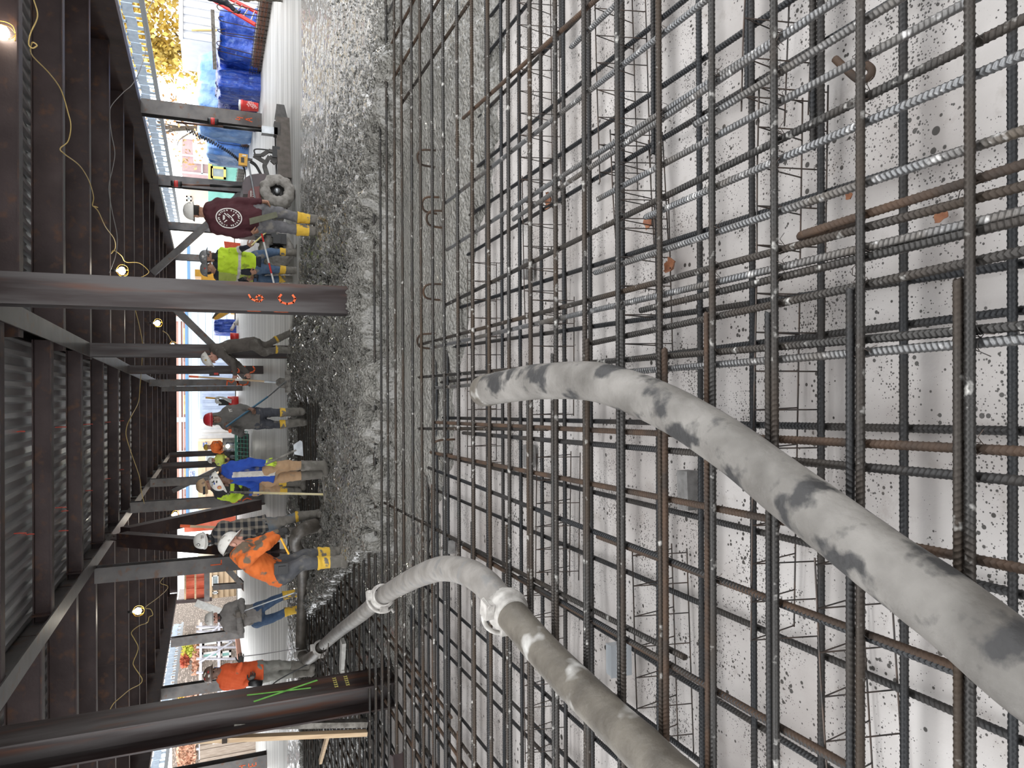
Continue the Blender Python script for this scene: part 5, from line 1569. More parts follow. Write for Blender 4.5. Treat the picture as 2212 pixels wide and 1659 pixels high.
tyre(wc_+np.array([-1.05, 1.5, 0]), (-.12, 1, 0), .315, .30, t)
tyre(wc_+np.array([0.05, 1.5, 0]), (-.12, 1, 0), .315, .30, t)
def P3(x, y, Y=Ym+.45): return dp(x, y, Y)
a = [(523, 432), (521, 410), (527, 398), (540, 391), (556, 389), (571, 390), (572, 432)]
body = MB().poly([P3(x, y, Ym+.5) for x, y in a[:1]+a[1:]], .9, (0, 1, 0)); body.obj('cowl', mat('purple_grey_cowl', (.055, .036, .04), (.075, .05, .055), rough=.35, scale=5), t)
MB().poly([P3(x, y, Ym+.02) for x, y in ((534, 430), (536, 414), (545, 404), (568, 402), (568, 430))], .02, (0, 1, 0)).obj('access_panel', mat('deep_maroon', (.13, .022, .018), rough=.35), t)
q = MB()
for i in range(6):
    q.box(P3(542, 413+2.2*i, Ym-.03), (.012, .012, .02)); 
    if i % 2: q.box(P3(547, 413+2.2*i, Ym-.03), (.012, .012, .02))
q.obj('panel_lettering', ST['white'], t)['kind'] = 'stuff'
MB().span(P3(566, 432, Ym+.1), P3(585, 520, Ym+.95)).obj('chassis', DARKM, t)
MB().span(P3(520, 498, Ym+.15), P3(566, 520, Ym+.9)).obj('engine_cover', MAROON_M, t)
q = MB(); rs = random.Random(5)
for k in range(14):
    c = P3(rs.uniform(560, 610), rs.uniform(500, 520), Ym+rs.uniform(-.05, .4)); q.box(c, (rs.uniform(.05, .2), rs.uniform(.05, .2), rs.uniform(.05, .2)))
q.obj('engine_parts', BLACK, t)['kind'] = 'stuff'
MB().tube([P3(536, 348, Ym+.1), P3(551, 430, Ym-.05)], .018, 10).obj('steering_bar', GALV, t)
# screed head: long plough box
Yh = gp(628, 392, ZSLAB)[1]-.1
a = dp(628, 391, Yh); b = dp(630, 263, Yh+.35)
zb = ZSLAB+.0
q = MB(); a[2] = b[2] = zb+.13
q.bar(a, b, .24, .26)
q.obj('screed_head', mat('screed_dark', (.055, .045, .036), (.085, .07, .06), rough=.45, metal=.3, scale=10), t)
q = MB(); q.bar(a+np.array([0, .16, .12]), b+np.array([0, .16, .12]), .10, .05); q.obj('top_rail', DARKM, t)
q = MB(); e = b+np.array([.0, .0, 0]); q.poly([e+np.array([0, 0, .15]), e+np.array([.36, .1, .10]), e+np.array([.36, .1, -.05]), e+np.array([0, 0, -.12])], .03, (.2, 1, 0)); q.obj('end_wing', DARKM, t)
def linkbar(p, q_, w, m=DARKM, name='link_arm'):
    MB().bar(p, q_, w, w*1.4).obj(name, m, t)
L = lambda x, y, Y=Yh+.1: dp(x, y, Y)
linkbar(L(580, 388, Ym+.3), L(571, 358), .055); linkbar(L(571, 358), L(582, 338), .055); linkbar(L(582, 338), L(600, 352), .05)
linkbar(L(548, 336), L(575, 352), .05); linkbar(L(548, 336), L(565, 336), .05); linkbar(L(565, 336), L(580, 326), .05); linkbar(L(580, 326), L(602, 330), .06); linkbar(L(588, 352), L(600, 340), .07)
q = MB(); q.box(L(596, 330), (.22, .12, .14)); q.obj('valve_block', BLACK, t)
MB().box(L(582, 284, Yh+.2), (.14, .16, .30)).obj('mast_base', GALV, t)
MB().box(L(598, 281, Yh+.2), (.26, .16, .12)).obj('mast_foot', DARKM, t)
for (x, y), c in (((524, 345), 0),):
    p = L(525, 346, Yh); q = MB(); q.box(p, (.22, .09, .16), 0, (nrm((1, 0, -.05)), (0, 1, 0), nrm((.05, 0, 1))))
    o = q.obj('control_box', YELLOWP, t)
    MB().box(p+np.array([-.01, -.048, .01]), (.10, .006, .06)).obj('display', BLACK, o)
    MB().box(p+np.array([.075, -.048, -.02]), (.03, .006, .07)).obj('keypad', ST['white'], o)
MB().bar(L(531, 343), L(545, 346), .04, .05).obj('box_bracket', DARKM, t)
# laser masts
def mast(x0, y0, x1, y1, Y, rx, ry, name='laser_mast'):
    o = MB().tube([dp(x0, y0, Y), dp((x0+x1)/2, (y0+y1)/2, Y)], .030, 12).obj(name, BLACK, t, True)
    MB().tube([dp((x0+x1)/2, (y0+y1)/2, Y), dp(x1, y1, Y)], .020, 12).obj('inner_pole', mat('brown_pole', (.16, .09, .07), rough=.4, metal=.5), o, True)
    c = dp(rx, ry, Y-.02)
    MB().lathe([(0, -.10), (.055, -.10), (.062, -.06), (.062, .06), (.055, .10), (0, .10)], c, (0, 0, 1), 16).obj('laser_receiver', BLACK, o, True)
    MB().lathe([(.063, -.03), (.068, -.02), (.068, .03), (.063, .04)], c, (0, 0, 1), 16).obj('receiver_band', REDP, o, True)
mast(585, 284, 380, 264, Yh+.2, 460, 262)
mast(535, 404, 372, 398, Ym+1.6, 381, 397)
# coiled cable between masts
a = dp(402, 280, Yh+.2); b = dp(530, 388, Ym+.9)
pth = []
for i in range(260):
    s = i/259; ph = s*2*math.pi*42
    p = a+(b-a)*s+np.array([0, 0, -.35*math.sin(math.pi*s)])
    pth.append(p+np.array([math.cos(ph)*.035, math.sin(ph)*.035, 0]))
MB().tube(pth, .008, 5).obj('coiled_cable', BLACK, t, True)
for y0 in (346, 350):
    MB().tube(smooth_path([L(540, y0), L(553, y0+10), L(566, y0+32), L(575, y0+35), L(582, 388, Ym+.4)], 6), .018, 8).obj('hydraulic_hose', BLACK, t, True)
MB().tube(smooth_path([L(552, 336), L(549, 325), L(556, 322), L(578, 324), L(590, 328)], 6), .014, 8).obj('hydraulic_hose', BLACK, t, True)

# ------------------------------------------------------------------ riding trowel far back
Yt = 30.2
c = dp(533, 967, Yt); z0 = ZSLAB
t = thing('ride_on_trowel', 'green ride-on power trowel with a lit work lamp, far behind the blue jacket', 'trowel machine', (c[0], c[1], z0))
x0, x1 = dp(530, 1002, Yt)[0], dp(530, 932, Yt)[0]
q = MB()
for z in (z0+.18, z0+.30, z0+.42, z0+.52):
    q.tube([(x0, Yt-.3, z), (x1, Yt-.3, z), (x1, Yt+.9, z), (x0, Yt+.9, z)], .014, 6, closed=True)
q.obj('guard_ring', GREENP, t)['kind'] = 'stuff'
for k in range(9):
    MB().tube([(x0+(x1-x0)*k/8, Yt-.3, z0+.14), (x0+(x1-x0)*(k+.35)/8, Yt-.3, z0+.56)], .012, 6).obj('guard_bar', GREENP, t)
MB().span((x0, Yt-.3, z0+.54), (x1, Yt+.9, z0+.62)).obj('deck', GREENP, t)
MB().span((x0+.1, Yt-.1, z0+.10), (x1-.1, Yt+.7, z0+.5)).obj('rotor_housing', BLACK, t)
MB().span((x0+.55, Yt-.05, z0+.62), (x1-.25, Yt+.5, z0+1.05)).obj('engine', DARKM, t)
MB().span((x0+.08, Yt+.15, z0+.62), (x0+.5, Yt+.5, z0+.98)).obj('engine', DARKM, t)
lp = dp(486, 964, Yt-.15); MB().lathe([(0, 0), (.07, 0), (.07, .05), (0, .05)], lp+np.array([0, .0, -.1]), (0, 1, 0), 14).obj('work_lamp', LAMPM, t)
L_ = bpy.data.lights.new('trowel_lamp', 'POINT'); L_.energy = 5; L_.shadow_soft_size = .08; lo_ = bpy.data.objects.new('trowel_lamp', L_); COL.objects.link(lo_); lo_.location = tuple(lp+np.array([0, -.12, -.1]))

# ------------------------------------------------------------------ string lights: cords and caged lamps
def cord(pts, m, label, r=.009):
    P = smooth_path([dp(x, y, Y) for x, y, Y in pts], 7)
    o = MB().tube(P, r, 6).obj('light_cord', m, None, True)
    return tag(o, label, 'cord')
cord([(68, -20, 11), (73, 0, 11), (81, 35, 11), (66, 72, 11), (62, 95, 11), (70, 104, 11), (80, 98, 11.), (70, 92, 11), (66, 110, 11.2), (74, 125, 11.6), (108, 160, 12.2), (132, 195, 12.8), (146, 240, 13.), (153, 272, 13.), (147, 305, 13.1), (130, 321, 13.1), (140, 333, 13.2), (172, 358, 14), (192, 390, 15), (202, 425, 15.9), (200, 444, 16), (211, 448, 16.), (203, 446, 16.1), (213, 458, 16.3), (228, 490, 17.2), (246, 515, 18.5), (249, 535, 19), (240, 548, 19.1), (246, 541, 19.1), (262, 552, 19.2), (272, 566, 19.6), (300, 568, 19.8), (320, 584, 20), (318, 592, 20), (300, 600, 20.2), (280, 598, 20.2)], CORDY, 'yellow light cord looping from beam to beam on the right')
cord([(345, -20, 21), (318, 25, 21), (314, 60, 21), (316, 100, 20.6), (303, 150, 20), (286, 182, 19.6), (266, 200, 19.4), (241, 228, 19.2), (237, 250, 19.2), (241, 290, 19.2), (248, 330, 19.2), (243, 365, 19.2), (236, 395, 19.1), (236, 420, 19.1), (243, 460, 19.1), (253, 510, 19.1), (250, 550, 19.1), (236, 590, 19.1)], CORDG, 'grey cord sagging under the fourth roof beam on the right')
cord([(235, 1538, 17), (245, 1520, 17), (262, 1505, 17.2), (280, 1490, 17.6), (302, 1478, 18), (307, 1468, 18), (302, 1458, 18), (290, 1440, 18), (288, 1430, 18), (296, 1410, 18), (298, 1396, 18), (290, 1380, 18), (284, 1366, 18), (300, 1352, 18.3), (318, 1345, 18.6), (322, 1333, 18.6), (330, 1328, 18.6), (325, 1316, 18.6), (314, 1312, 18.6), (340, 1292, 21), (358, 1276, 23), (362, 1266, 23.5), (346, 1258, 23.5), (362, 1240, 25)], CORDY, 'yellow light cord draped in zigzags across the left bay')
_lc = [o for o in COL.objects if o.name.startswith('light_cord') and 'zigzags' in o['label']][0]
for (x, y, Y) in ((262, 1505, 17.2), (288, 1430, 18), (284, 1366, 18), (318, 1345, 18.6)):
    p = dp(x, y, Y); MB().tube([p, np.array([p[0]+.01, p[1], (p[2]+4.42)/2]), (p[0], p[1], 4.42)], .0025, 4).obj('tie_wire', WIRE, _lc)
cord([(292, 668, 22), (300, 700, 22.5), (308, 745, 23.3), (306, 790, 23.6), (303, 830, 23.6), (299, 868, 23.6), (286, 895, 21), (276, 915, 20.8), (272, 935, 20.8), (276, 955, 20.8), (286, 985, 21.5), (301, 1030, 23.2), (306, 1065, 23.5), (312, 1088, 23.5)], CORDY, 'yellow light cord hanging across the middle bay')
cord([(352, 715, 27), (362, 722, 28), (370, 735, 30), (380, 742, 31), (395, 748, 31)], CORDY, 'short yellow cord by the two farthest lamps right of centre', .014)
def lamp(x, y, Y, label, R=.075, e=70):
    c = dp(x, y, Y)
    t = thing('string_lamp', label, 'lamp', c)
    MB().lathe([(0, .10), (.02, .10), (.026, .06), (R*.75, .03), (R*.98, -.02), (R*.8, -.07), (.03, -.095), (0, -.1)], c+np.array([0, 0, .02]), (0, 0, 1), 16).obj('bulb', BULBM, t, True)
    MB().lathe([(0, .20), (.03, .20), (.032, .10), (.02, .09)], c+np.array([0, 0, .02]), (0, 0, 1), 12).obj('socket', BLACK, t, True)
    for k in range(5):
        a = 2*math.pi*k/5
        MB().tube(smooth_path([c+np.array([R*k_*math.cos(a), R*k_*math.sin(a), z]) for k_, z in ((.4, .11), (1.35, .05), (1.5, -.03), (1.1, -.11), (.15, -.14))], 4), .004, 5).obj('cage_wire', YELLOWP, t)
    MB().tube([c+np.array([0, 0, .2]), (c[0]+.03, c[1], (c[2]+4.)/2), (c[0], c[1], 4.0)], .004, 5).obj('drop_wire', BLACK, t)
    l = bpy.data.lights.new('lamp_light', 'POINT'); l.energy = e; l.color = (1, .90, .74); l.shadow_soft_size = .09
    o = bpy.data.objects.new('lamp_light', l); COL.objects.link(o); o.location = tuple(c+np.array([0, 0, -.02])); o.parent = t; o.matrix_parent_inverse = PW(t).inverted()
    l2 = None
lamp(4, 70, 10.45, 'caged string lamp glowing in the top right bay, cut by the frame', .09, 90)
lamp(263, 585, 19.3, 'bright caged string lamp just right of the big brown column', .095, 110)
lamp(340, 698, 25.3, 'small caged string lamp left of the big brown column', .09, 90)
lamp(373, 746, 31.8, 'farthest caged string lamp above the bending man', .10, 90)
lamp(378, 1112, 29.1, 'caged string lamp beside the big dark brace', .10, 90)
lamp(298, 1320, 19.9, 'bright caged string lamp hanging in the left bay', .085, 110)

# ------------------------------------------------------------------ slab edge at the right, dowels, tarps
kx = 9.98
t = thing('brick_kerb', 'low red brick kerb along the right edge of the slab', 'kerb', (kx, 14, .2))
bm_ = MB().span((-.095, -.045, -.028), (.095, .045, .028)).mesh('brick', BRICKM)
MB().span((kx+.02, 14, -.2), (kx+.10, 44, .62)).obj('mortar_core', mat('mortar', (.30, .27, .24), rough=.9), t)
n = 0
for zrow in range(3):
    y = 17.2+.1*(zrow % 2)
    while y < 31 and n < 280:
        o = link('brick', bm_); o.location = (kx+.03+random.uniform(-.004, .004), y, .42+.068*zrow); o.rotation_euler = (0, 0, math.pi/2)
        o.parent = t; o.matrix_parent_inverse = PW(t).inverted(); y += .205; n += 1
t = thing('edge_cage', 'thin rebar cage standing along the right slab edge before the brick kerb', 'rebar cage', (9.9, 16, .3))
for z in (.42, .50, .58, .66):
    MB().tube([(9.88, 14, z), (9.88, 40, z)], .009, 6).obj('rebar', REBAR_LT, t)
sm = MB().tube([(0, 0, .30), (0, 0, .70)], .008, 6).mesh('stirrup', REBAR)
for k in range(110):
    o = link('stirrup', sm); o.location = (9.87+.02*(k % 2), 14.2+k*.24, 0); o.parent = t; o.matrix_parent_inverse = PW(t).inverted()
hb = MB().tube(smooth_path([(0, 0, .2), (0, 0, 1.0), (.0, 0, 1.48), (.02, -.03, 1.56), (.04, -.09, 1.58), (.05, -.14, 1.54), (.055, -.17, 1.46)], 5), .011, 7).mesh('hooked_dowel', REBAR_RUST)
for k, y in enumerate((16.2, 18.6, 19.1, 19.9, 20.1, 20.9, 21.3, 21.5, 22.6, 22.9, 24.1, 25.3, 25.9, 26.4, 27., 28.2, 29.5, 30.1, 31, 32.5)):
    o = link('hooked_dowel', hb); o.location = (9.95, y, 0); o.rotation_euler = (random.uniform(-.06, .06), random.uniform(-.06, .12), random.uniform(-.4, .4)); o.scale = (1, 1, random.uniform(.92, 1.03))
    tag(o, 'thin rusty hooked dowel on the right slab edge, '+ORD[k]+' nearest to us', 'rebar dowel', 'hooked dowels along the right slab edge')
def heap(lo, hi, m, label, seed, folds=9., name='tarp_stack', cat='tarp', amp=.17):
    # a draped stack: box rounded over, with gathers running down its sides
    lo = np.array(lo, float); hi = np.array(hi, float); c = (lo+hi)/2; s = (hi-lo)/2
    nu, nv = 84, 26; vs = []
    for j in range(nv):
        v = j/(nv-1)
        for i in range(nu):
            a = 2*math.pi*i/nu
            cx, cy = math.cos(a), math.sin(a)
            k = (abs(cx)**6+abs(cy)**6)**(-1/6.)
            if v < .30: rr, z = v/.30, 1.
            else: rr, z = 1., 1-2*(v-.30)/.70
            edge = sstep(.2, .3, np.array(v))*1.0
            no = float(vnoise(np.array([a*folds]), np.array([v*3.]), seed)[0]-.5)
            n2 = float(vnoise(np.array([a*folds*2.7]), np.array([v*9.]), seed+3)[0]-.5)
            g = 1+amp*(no+.5*n2)*min(1, rr*1.2)+.10*max(0, -z)*.6
            zz_ = z+.16*(vnoise(np.array([cx*k*rr*2.2+5]), np.array([cy*k*rr*2.2+5]), seed+7)[0]-.5)*(1 if v < .4 else .3)
            rnd = 1-.10*max(0, (z-.6)/.4)
            vs.append(c+np.array([s[0]*cx*k*rr*g*rnd, s[1]*cy*k*rr*g*rnd, s[2]*zz_]))
    fs = [(j*nu+i, (j+1)*nu+i, (j+1)*nu+(i+1) % nu, j*nu+(i+1) % nu) for j in range(nv-1) for i in range(nu)]
    o = MB().add(vs, fs).obj(name, m, None, True)
    return tag(o, label, cat)
def bx(x0, x1, y0, y1, Y, d):       # room-space box whose near face, at distance Y, fills that part of the view
    a = dp(x0, y1, Y); b = dp(x1, y0, Y)
    return (min(a[0], b[0]), Y, min(a[2], b[2])), (max(a[0], b[0]), Y+d, max(a[2], b[2]))
lo, hi = bx(472, 560, 20, 118, 23.0, 2.2); lo = (lo[0], lo[1], -.2); heap((lo[0], lo[1], .45), hi, TARP, 'nearest stack under a gathered bright blue tarp at the right', 1)
lo, hi = bx(470, 562, 112, 170, 24.5, 2.); heap((lo[0], lo[1], -.2), hi, TARP_DK, 'darker blue tarp heap in the middle of the stacks', 4)
lo, hi = bx(474, 566, 150, 190, 23.6, 1.4); heap((lo[0], lo[1], -.2), hi, TARP, 'low bright blue tarp bundle with fanned gathers', 9, 12.)
lo, hi = bx(428, 560, 112, 255, 27.5, 2.6); heap((lo[0], lo[1], -.2), hi, TARP_LT, 'tall pale blue tarp-covered stack behind the others', 12)
lo, hi = bx(475, 560, 186, 250, 25.6, 1.4); heap((lo[0], lo[1], -.2), hi, TARP_DK, 'dark wet blue tarp sheet beside the red bucket', 15)
lo, hi = bx(448, 540, 268, 330, 31, 2.); heap((lo[0], lo[1], -.2), hi, TARP_LT, 'small blue tarp stack behind the laser mast', 21)
a = dp(459, 22, 22.8); b = dp(464, 150, 23.4)
tag(MB().bar(a, b, .55, .10).obj('scaffold_plank', WOODGREY), 'grey scaffold plank laid over the blue tarps', 'plank')
q = MB(); lo, hi = bx(540, 575, 40, 112, 23.1, 1.8); q.span((lo[0], lo[1], 0.), hi)
tag(q.obj('lumber_stack', mat('dark_lumber', (.09, .08, .08), (.2, .19, .19), rough=.8, scale=12)), 'dark lumber stack showing under the nearest blue tarp', 'lumber')
# red ladder
t = thing('ladder', 'red fibreglass ladder leaning at the upper right beside the tarps', 'ladder', dp(568, 60, 21.5))
A0, A1 = dp(448, -8, 21.6), dp(566, 62, 21.3); B0, B1 = dp(478, -12, 22.3), dp(570, 34, 22.0)
for p, q_ in ((A0, A1), (B0, B1)):
    MB().bar(p, q_, .05, .10).obj('rail', REDP, t)
for k in range(7):
    s = (k+.5)/7; MB().tube([A0+(A1-A0)*s, B0+(B1-B0)*s], .018, 8).obj('rung', GALV, t)
# red bucket with a white tilted square print
bc = dp(558, 232, 22.6); bt = dp(520, 230, 22.6)
t = thing('bucket', 'red plastic bucket with a white store print standing by the right column', 'bucket', (bc[0], bc[1], bc[2]))
hgt = bt[2]-bc[2]; bc = np.array([bc[0], 22.6, bc[2]])
MB().lathe([(0, 0), (.118, 0), (.124, .03), (.150, hgt*.86), (.160, hgt*.87), (.160, hgt*.95), (.155, hgt*.96), (.155, hgt), (.145, hgt), (.142, hgt*.5)], bc, (0, 0, 1), 24).obj('bucket_shell', REDP, t, True)
MB().lathe([(0, 0), (.15, 0), (.15, .06), (0, .07)], bc+np.array([0, 0, hgt*.98]), (0, 0, 1), 20).obj('white_bag', WHITEP, t, True)
def text_obj(s, size, m, parent, loc, rot, ext=.002):
    cu = bpy.data.curves.new('lettering', 'FONT'); cu.body = s; cu.size = size; cu.align_x = 'CENTER'; cu.align_y = 'CENTER'; cu.extrude = ext
    ob = bpy.data.objects.new('lettering', cu); COL.objects.link(ob)
    bpy.context.view_layer.update()
    me = bpy.data.meshes.new_from_object(ob.evaluated_get(bpy.context.evaluated_depsgraph_get())); bpy.data.objects.remove(ob)
    me.materials.clear(); me.materials.append(m)
    o = link('lettering', me); o.location = tuple(loc); o.rotation_euler = rot
    if parent is not None: o.parent = parent; o.matrix_parent_inverse = PW(parent).inverted()
    return o
fr = bc+np.array([0, -.155, hgt*.45])
for i, s in enumerate(('THE', 'HOME', 'DEPOT')):
    text_obj(s, .085 if i else .055, ST['white'], t, fr+np.array([.0, -.004, .07-.075*i])+np.array([-.03+.02*i, 0, 0]), (math.pi/2, -.72, 0))
# white trailer, upper right
CORR = mat('white_corrugated', (.55, .56, .58), (.62, .63, .65), rough=.5, scale=3)
lo, hi = bx(389, 470, -260, 80, 30., 3.)
t = thing('site_container', 'pale ribbed container standing behind the tarps at the upper right', 'container', ((lo[0]+hi[0])/2, lo[1], -.25))
MB().span((lo[0], lo[1]+.04, -.25), hi).obj('shell', CORR, t)
x = lo[0]
while x < min(hi[0], lo[0]+5):
    MB().span((x, lo[1]-.03, 0), (x+.16, lo[1]+.06, hi[2]-.12)).obj('rib', CORR, t); x += .30
MB().span((lo[0]-.05, lo[1]-.05, hi[2]-.10), (hi[0], lo[1]+.1, hi[2]+.04)).obj('top_rail', CORR, t)
MB().tube(smooth_path([(lo[0]+.3, lo[1]-.06, hi[2]-.4), (lo[0]+.45, lo[1]-.08, hi[2]-1.3), (lo[0]+.5, lo[1]-.1, hi[2]-1.9), (lo[0]+.2, lo[1]-.1, hi[2]-2.2), (lo[0]+.5, lo[1]-.1, hi[2]-2.3), (lo[0]+.25, lo[1]-.1, hi[2]-2.0)], 5), .035, 7).obj('hanging_rope', CORDY, t, True)

# ------------------------------------------------------------------ trees
def leaf_mat(name, c1, c2):
    return mat(name, c1, c2, rough=.6, scale=1.3, contrast=(.35, .65))
LY = leaf_mat('yellow_leaves', (.62, .42, .06), (.72, .58, .18)); BARK = mat('bark', (.10, .08, .065), (.17, .14, .12), rough=.9, scale=12)
LO = leaf_mat('orange_leaves', (.50, .25, .10), (.60, .40, .20))
def tree(x, y, z0, h, label, lm, crown=(3., 3., 3.5), n=2600, seed=1, ls=.13):
    rs = np.random.RandomState(seed); rr = random.Random(seed)
    t = thing('tree', label, 'tree', (x, y, z0))
    MB().tube(smooth_path([(x, y, z0), (x+.1, y, z0+h*.3), (x-.1, y+.1, z0+h*.6), (x+.1, y, z0+h*.95)], 5), [.22*(1-.045*i) for i in range(16)], 8).obj('trunk', BARK, t, True)
    for k in range(16):
        a = rr.uniform(0, 6.28); zb_ = z0+h*rr.uniform(.3, .8); L_ = rr.uniform(.5, .95)
        e = np.array([x+math.cos(a)*crown[0]*L_, y+math.sin(a)*crown[1]*L_, zb_+rr.uniform(.4, 2.2)])
        s_ = np.array([x, y, zb_]); m_ = (s_+e)/2+np.array([0, 0, .4])
        MB().tube(smooth_path([s_, m_, e], 4), [.07, .06, .055, .05, .04, .032, .025, .02, .012], 5).obj('branch', BARK, t)
    if n:
        cs = rs.normal(size=(26, 3))*np.array(crown)*.42+np.array([x, y, z0+h*.68])
        ci = rs.randint(0, 26, n); c = cs[ci]+rs.normal(size=(n, 3))*np.array(crown)*.16
        u = rs.normal(size=(n, 3)); u /= np.linalg.norm(u, axis=1)[:, None]; w = np.cross(u, rs.normal(size=(n, 3))); w /= np.linalg.norm(w, axis=1)[:, None]
        s = ls*(.6+.8*rs.rand(n, 1))
        V = np.stack([c-u*s, c+w*s*.6, c+u*s, c-w*s*.6], 1).reshape(-1, 3)
        Q = np.arange(4*n).reshape(n, 4)
        me = bpy.data.meshes.new('foliage'); me.from_pydata(V.tolist(), [], Q.tolist()); me.materials.append(lm)
        o = link('foliage', me, t); o['kind'] = 'stuff'
tree(24.5, 44, -.3, 8.5, 'yellow-leaved tree behind the pale container at the upper right', LY, (4, 3.5, 3.2), 6500, 1, .16)
tree(20.5, 47, -.3, 8., 'yellow-leaved tree over the blue tarps', LY, (3.2, 3, 3), 4600, 2, .16)
tree(17.5, 52, -.3, 9., 'thin half-bare autumn tree left of the yellow ones', LO, (2.6, 3, 3.5), 1100, 3, .12)
tree(29.5, 42, -.3, 9., 'yellow tree at the far upper right corner', LY, (4, 4, 3.5), 4500, 5, .16)

# ------------------------------------------------------------------ buildings around the site
def block_building(name, label, x0, x1, y0, y1, Y, d, m, zbase=-.25, cat='building', roof=None):
    lo, hi = bx(x0, x1, y0, y1, Y, d)
    t = thing(name, label, cat, ((lo[0]+hi[0])/2, Y, zbase))
    MB().span((lo[0], lo[1], zbase), hi).obj('wall', m, t)
    return t, lo, hi
def window(t, x0, x1, y0, y1, Y, fm=WHITEP, gm=GLASSY, fr=.07):
    lo, hi = bx(x0, x1, y0, y1, Y, .06)
    lo = np.array(lo); hi = np.array(hi); lo[1] -= .05; hi[1] = Y+.02
    q = MB()
    q.span(lo, (lo[0]+fr, hi[1], hi[2])); q.span((hi[0]-fr, lo[1], lo[2]), hi); q.span(lo, (hi[0], hi[1], lo[2]+fr)); q.span((lo[0], lo[1], hi[2]-fr), hi)
    o = q.obj('window', fm, t)
    MB().span((lo[0]+fr*.5, lo[1]+.03, lo[2]+fr*.5), (hi[0]-fr*.5, lo[1]+.045, hi[2]-fr*.5)).obj('pane', gm, o)
MET = mat('pale_blue_siding', (.50, .60, .70), (.56, .66, .75), rough=.5, scale=.6, stretch=(.1, .1, 6))
t, lo, hi = block_building('metal_hall', 'large pale blue metal-sided hall closing the view at the far end', 405, 520, 652, 1110, 74, 10, MET)
for k in range(9):
    z = .3+k*.62; MB().span((lo[0], 73.93, z), (hi[0], 74.0, z+.05)).obj('siding_rib', MET, t)
MB().span((lo[0]-.2, 73.8, hi[2]-.1), (hi[0]+.2, 74.1, hi[2]+.12)).obj('eave', mat('blue_eave', (.10, .22, .42), rough=.5), t)
q, _ = MB(), 0
l2, h2 = bx(408, 417, 1016, 1034, 73.7, .05); MB().span(l2, h2).obj('sign_board', ST['white'], t)
sg = MB()
for k in range(3):
    for j in range(7):
        if (k*7+j) % 5 == 4: continue
        ww = (h2[0]-l2[0])/9
        sg.span((l2[0]+ww*(.8+j*1.05), 73.66, h2[2]-.12-.14*k-.08), (l2[0]+ww*(1.5+j*1.05), 73.69, h2[2]-.12-.14*k))
sg.obj('sign_lettering', ST['blue'], t)['kind'] = 'stuff'
BRW = mat('brick_facade', (.34, .16, .13), (.44, .26, .20), rough=.85, scale=22., stretch=(.5, 1, 2.))
t, lo, hi = block_building('brick_apartments', 'brick apartment row with pale piers rising above the metal hall', 378, 520, 655, 1130, 96, 8, BRW)
k = 0; x = lo[0]
while x < hi[0]:
    MB().span((x, 95.6, 0), (x+.55, 96.02, hi[2])).obj('pier', mat('pale_pier', (.55, .55, .53), rough=.7) if k == 0 else bpy.data.materials['pale_pier'], t)
    MB().span((x+.9, 95.8, hi[2]-3.2), (x+3.2, 96.02, hi[2]-1.0)).obj('autumn_creeper' if k % 2 else 'brick_panel', LO if k % 2 else BRW, t)
    x += 4.0; k += 1
MB().span((lo[0], 95.7, hi[2]-.75), (hi[0], 96.05, hi[2]-.5)).obj('string_course', EDGEBLUE, t)
CONT = mat('grey_blue_container', (.30, .36, .48), (.38, .45, .58), rough=.5, scale=2)
t, lo, hi = block_building('site_container', 'grey-blue ribbed container behind the bending man and the red hard hat', 432, 520, 762, 905, 56, 3, CONT, cat='container')
x = lo[0]
while x < hi[0]-.1:
    MB().span((x, 55.92, 0), (x+.22, 56.02, hi[2]-.15)).obj('rib', CONT, t); x += .44
t, lo, hi = block_building('site_container', 'white ribbed container just right of the tan office', 428, 505, 885, 948, 57, 3, CORR, cat='container')
x = lo[0]
while x < hi[0]-.1:
    MB().span((x, 56.92, 0), (x+.22, 57.02, hi[2]-.15)).obj('rib', CORR, t); x += .44
TANM = mat('tan_siding', (.58, .45, .30), (.64, .51, .36), rough=.6, scale=2., stretch=(1, 1, 8))
t, lo, hi = block_building('site_office', 'tan site office trailer with two dark windows behind the green trowel', 428, 530, 950, 1102, 54, 4, TANM)
for z in np.arange(.3, hi[2]-.2, .45):
    MB().span((lo[0], 53.95, z), (hi[0], 54.02, z+.06)).obj('siding_board', TANM, t)
window(t, 444, 465, 971, 1003, 53.9); window(t, 444, 465, 1074, 1094, 53.9); window(t, 437, 452, 1022, 1034, 53.9)
l2, h2 = bx(438, 449, 957, 967, 53.8, .05); s_ = MB().span(l2, h2).obj('sign_board', ST['white'], t)
sg = MB()
for i in range(2):
    for j in range(3):
        sg.span((l2[0]+.04+.11*j, 53.77, l2[2]+.04+.17*i), (l2[0]+.12+.11*j, 53.79, l2[2]+.15+.17*i))
sg.obj('sign_lettering', ST['blue'], t)['kind'] = 'stuff'
# excavator arm, far blue tarp, tanks
t = thing('excavator', 'yellow excavator boom reaching in left of the big brown column', 'excavator', dp(520, 668, 48))
pp = [dp(x, y, 47.6) for x, y in ((461, 689), (466, 693), (484, 683), (503, 672), (506, 664), (492, 666), (470, 680))]
MB().poly(pp, .5, (0, 1, 0)).obj('boom', YELLOWP, t)
MB().bar(dp(462, 690, 47.6), dp(472, 674, 47.6), .18, .25).obj('dipper', DARKM, t)
MB().span(*bx(500, 520, 650, 672, 47.4, 2.)).obj('cab', YELLOWP, t)
lo, hi = bx(462, 522, 690, 720, 46.5, 2.); heap((lo[0], lo[1], -.2), hi, TARP, 'square blue tarp-covered pallet left of the excavator boom', 31)
q = MB(); c = dp(508, 728, 43); q.lathe([(0, -.25), (.2, -.25), (.24, .25), (0, .26)], c, (0, 0, 1), 14)
tag(q.obj('red_bucket', REDP, None, True), 'small red bucket beyond the bending man', 'bucket')
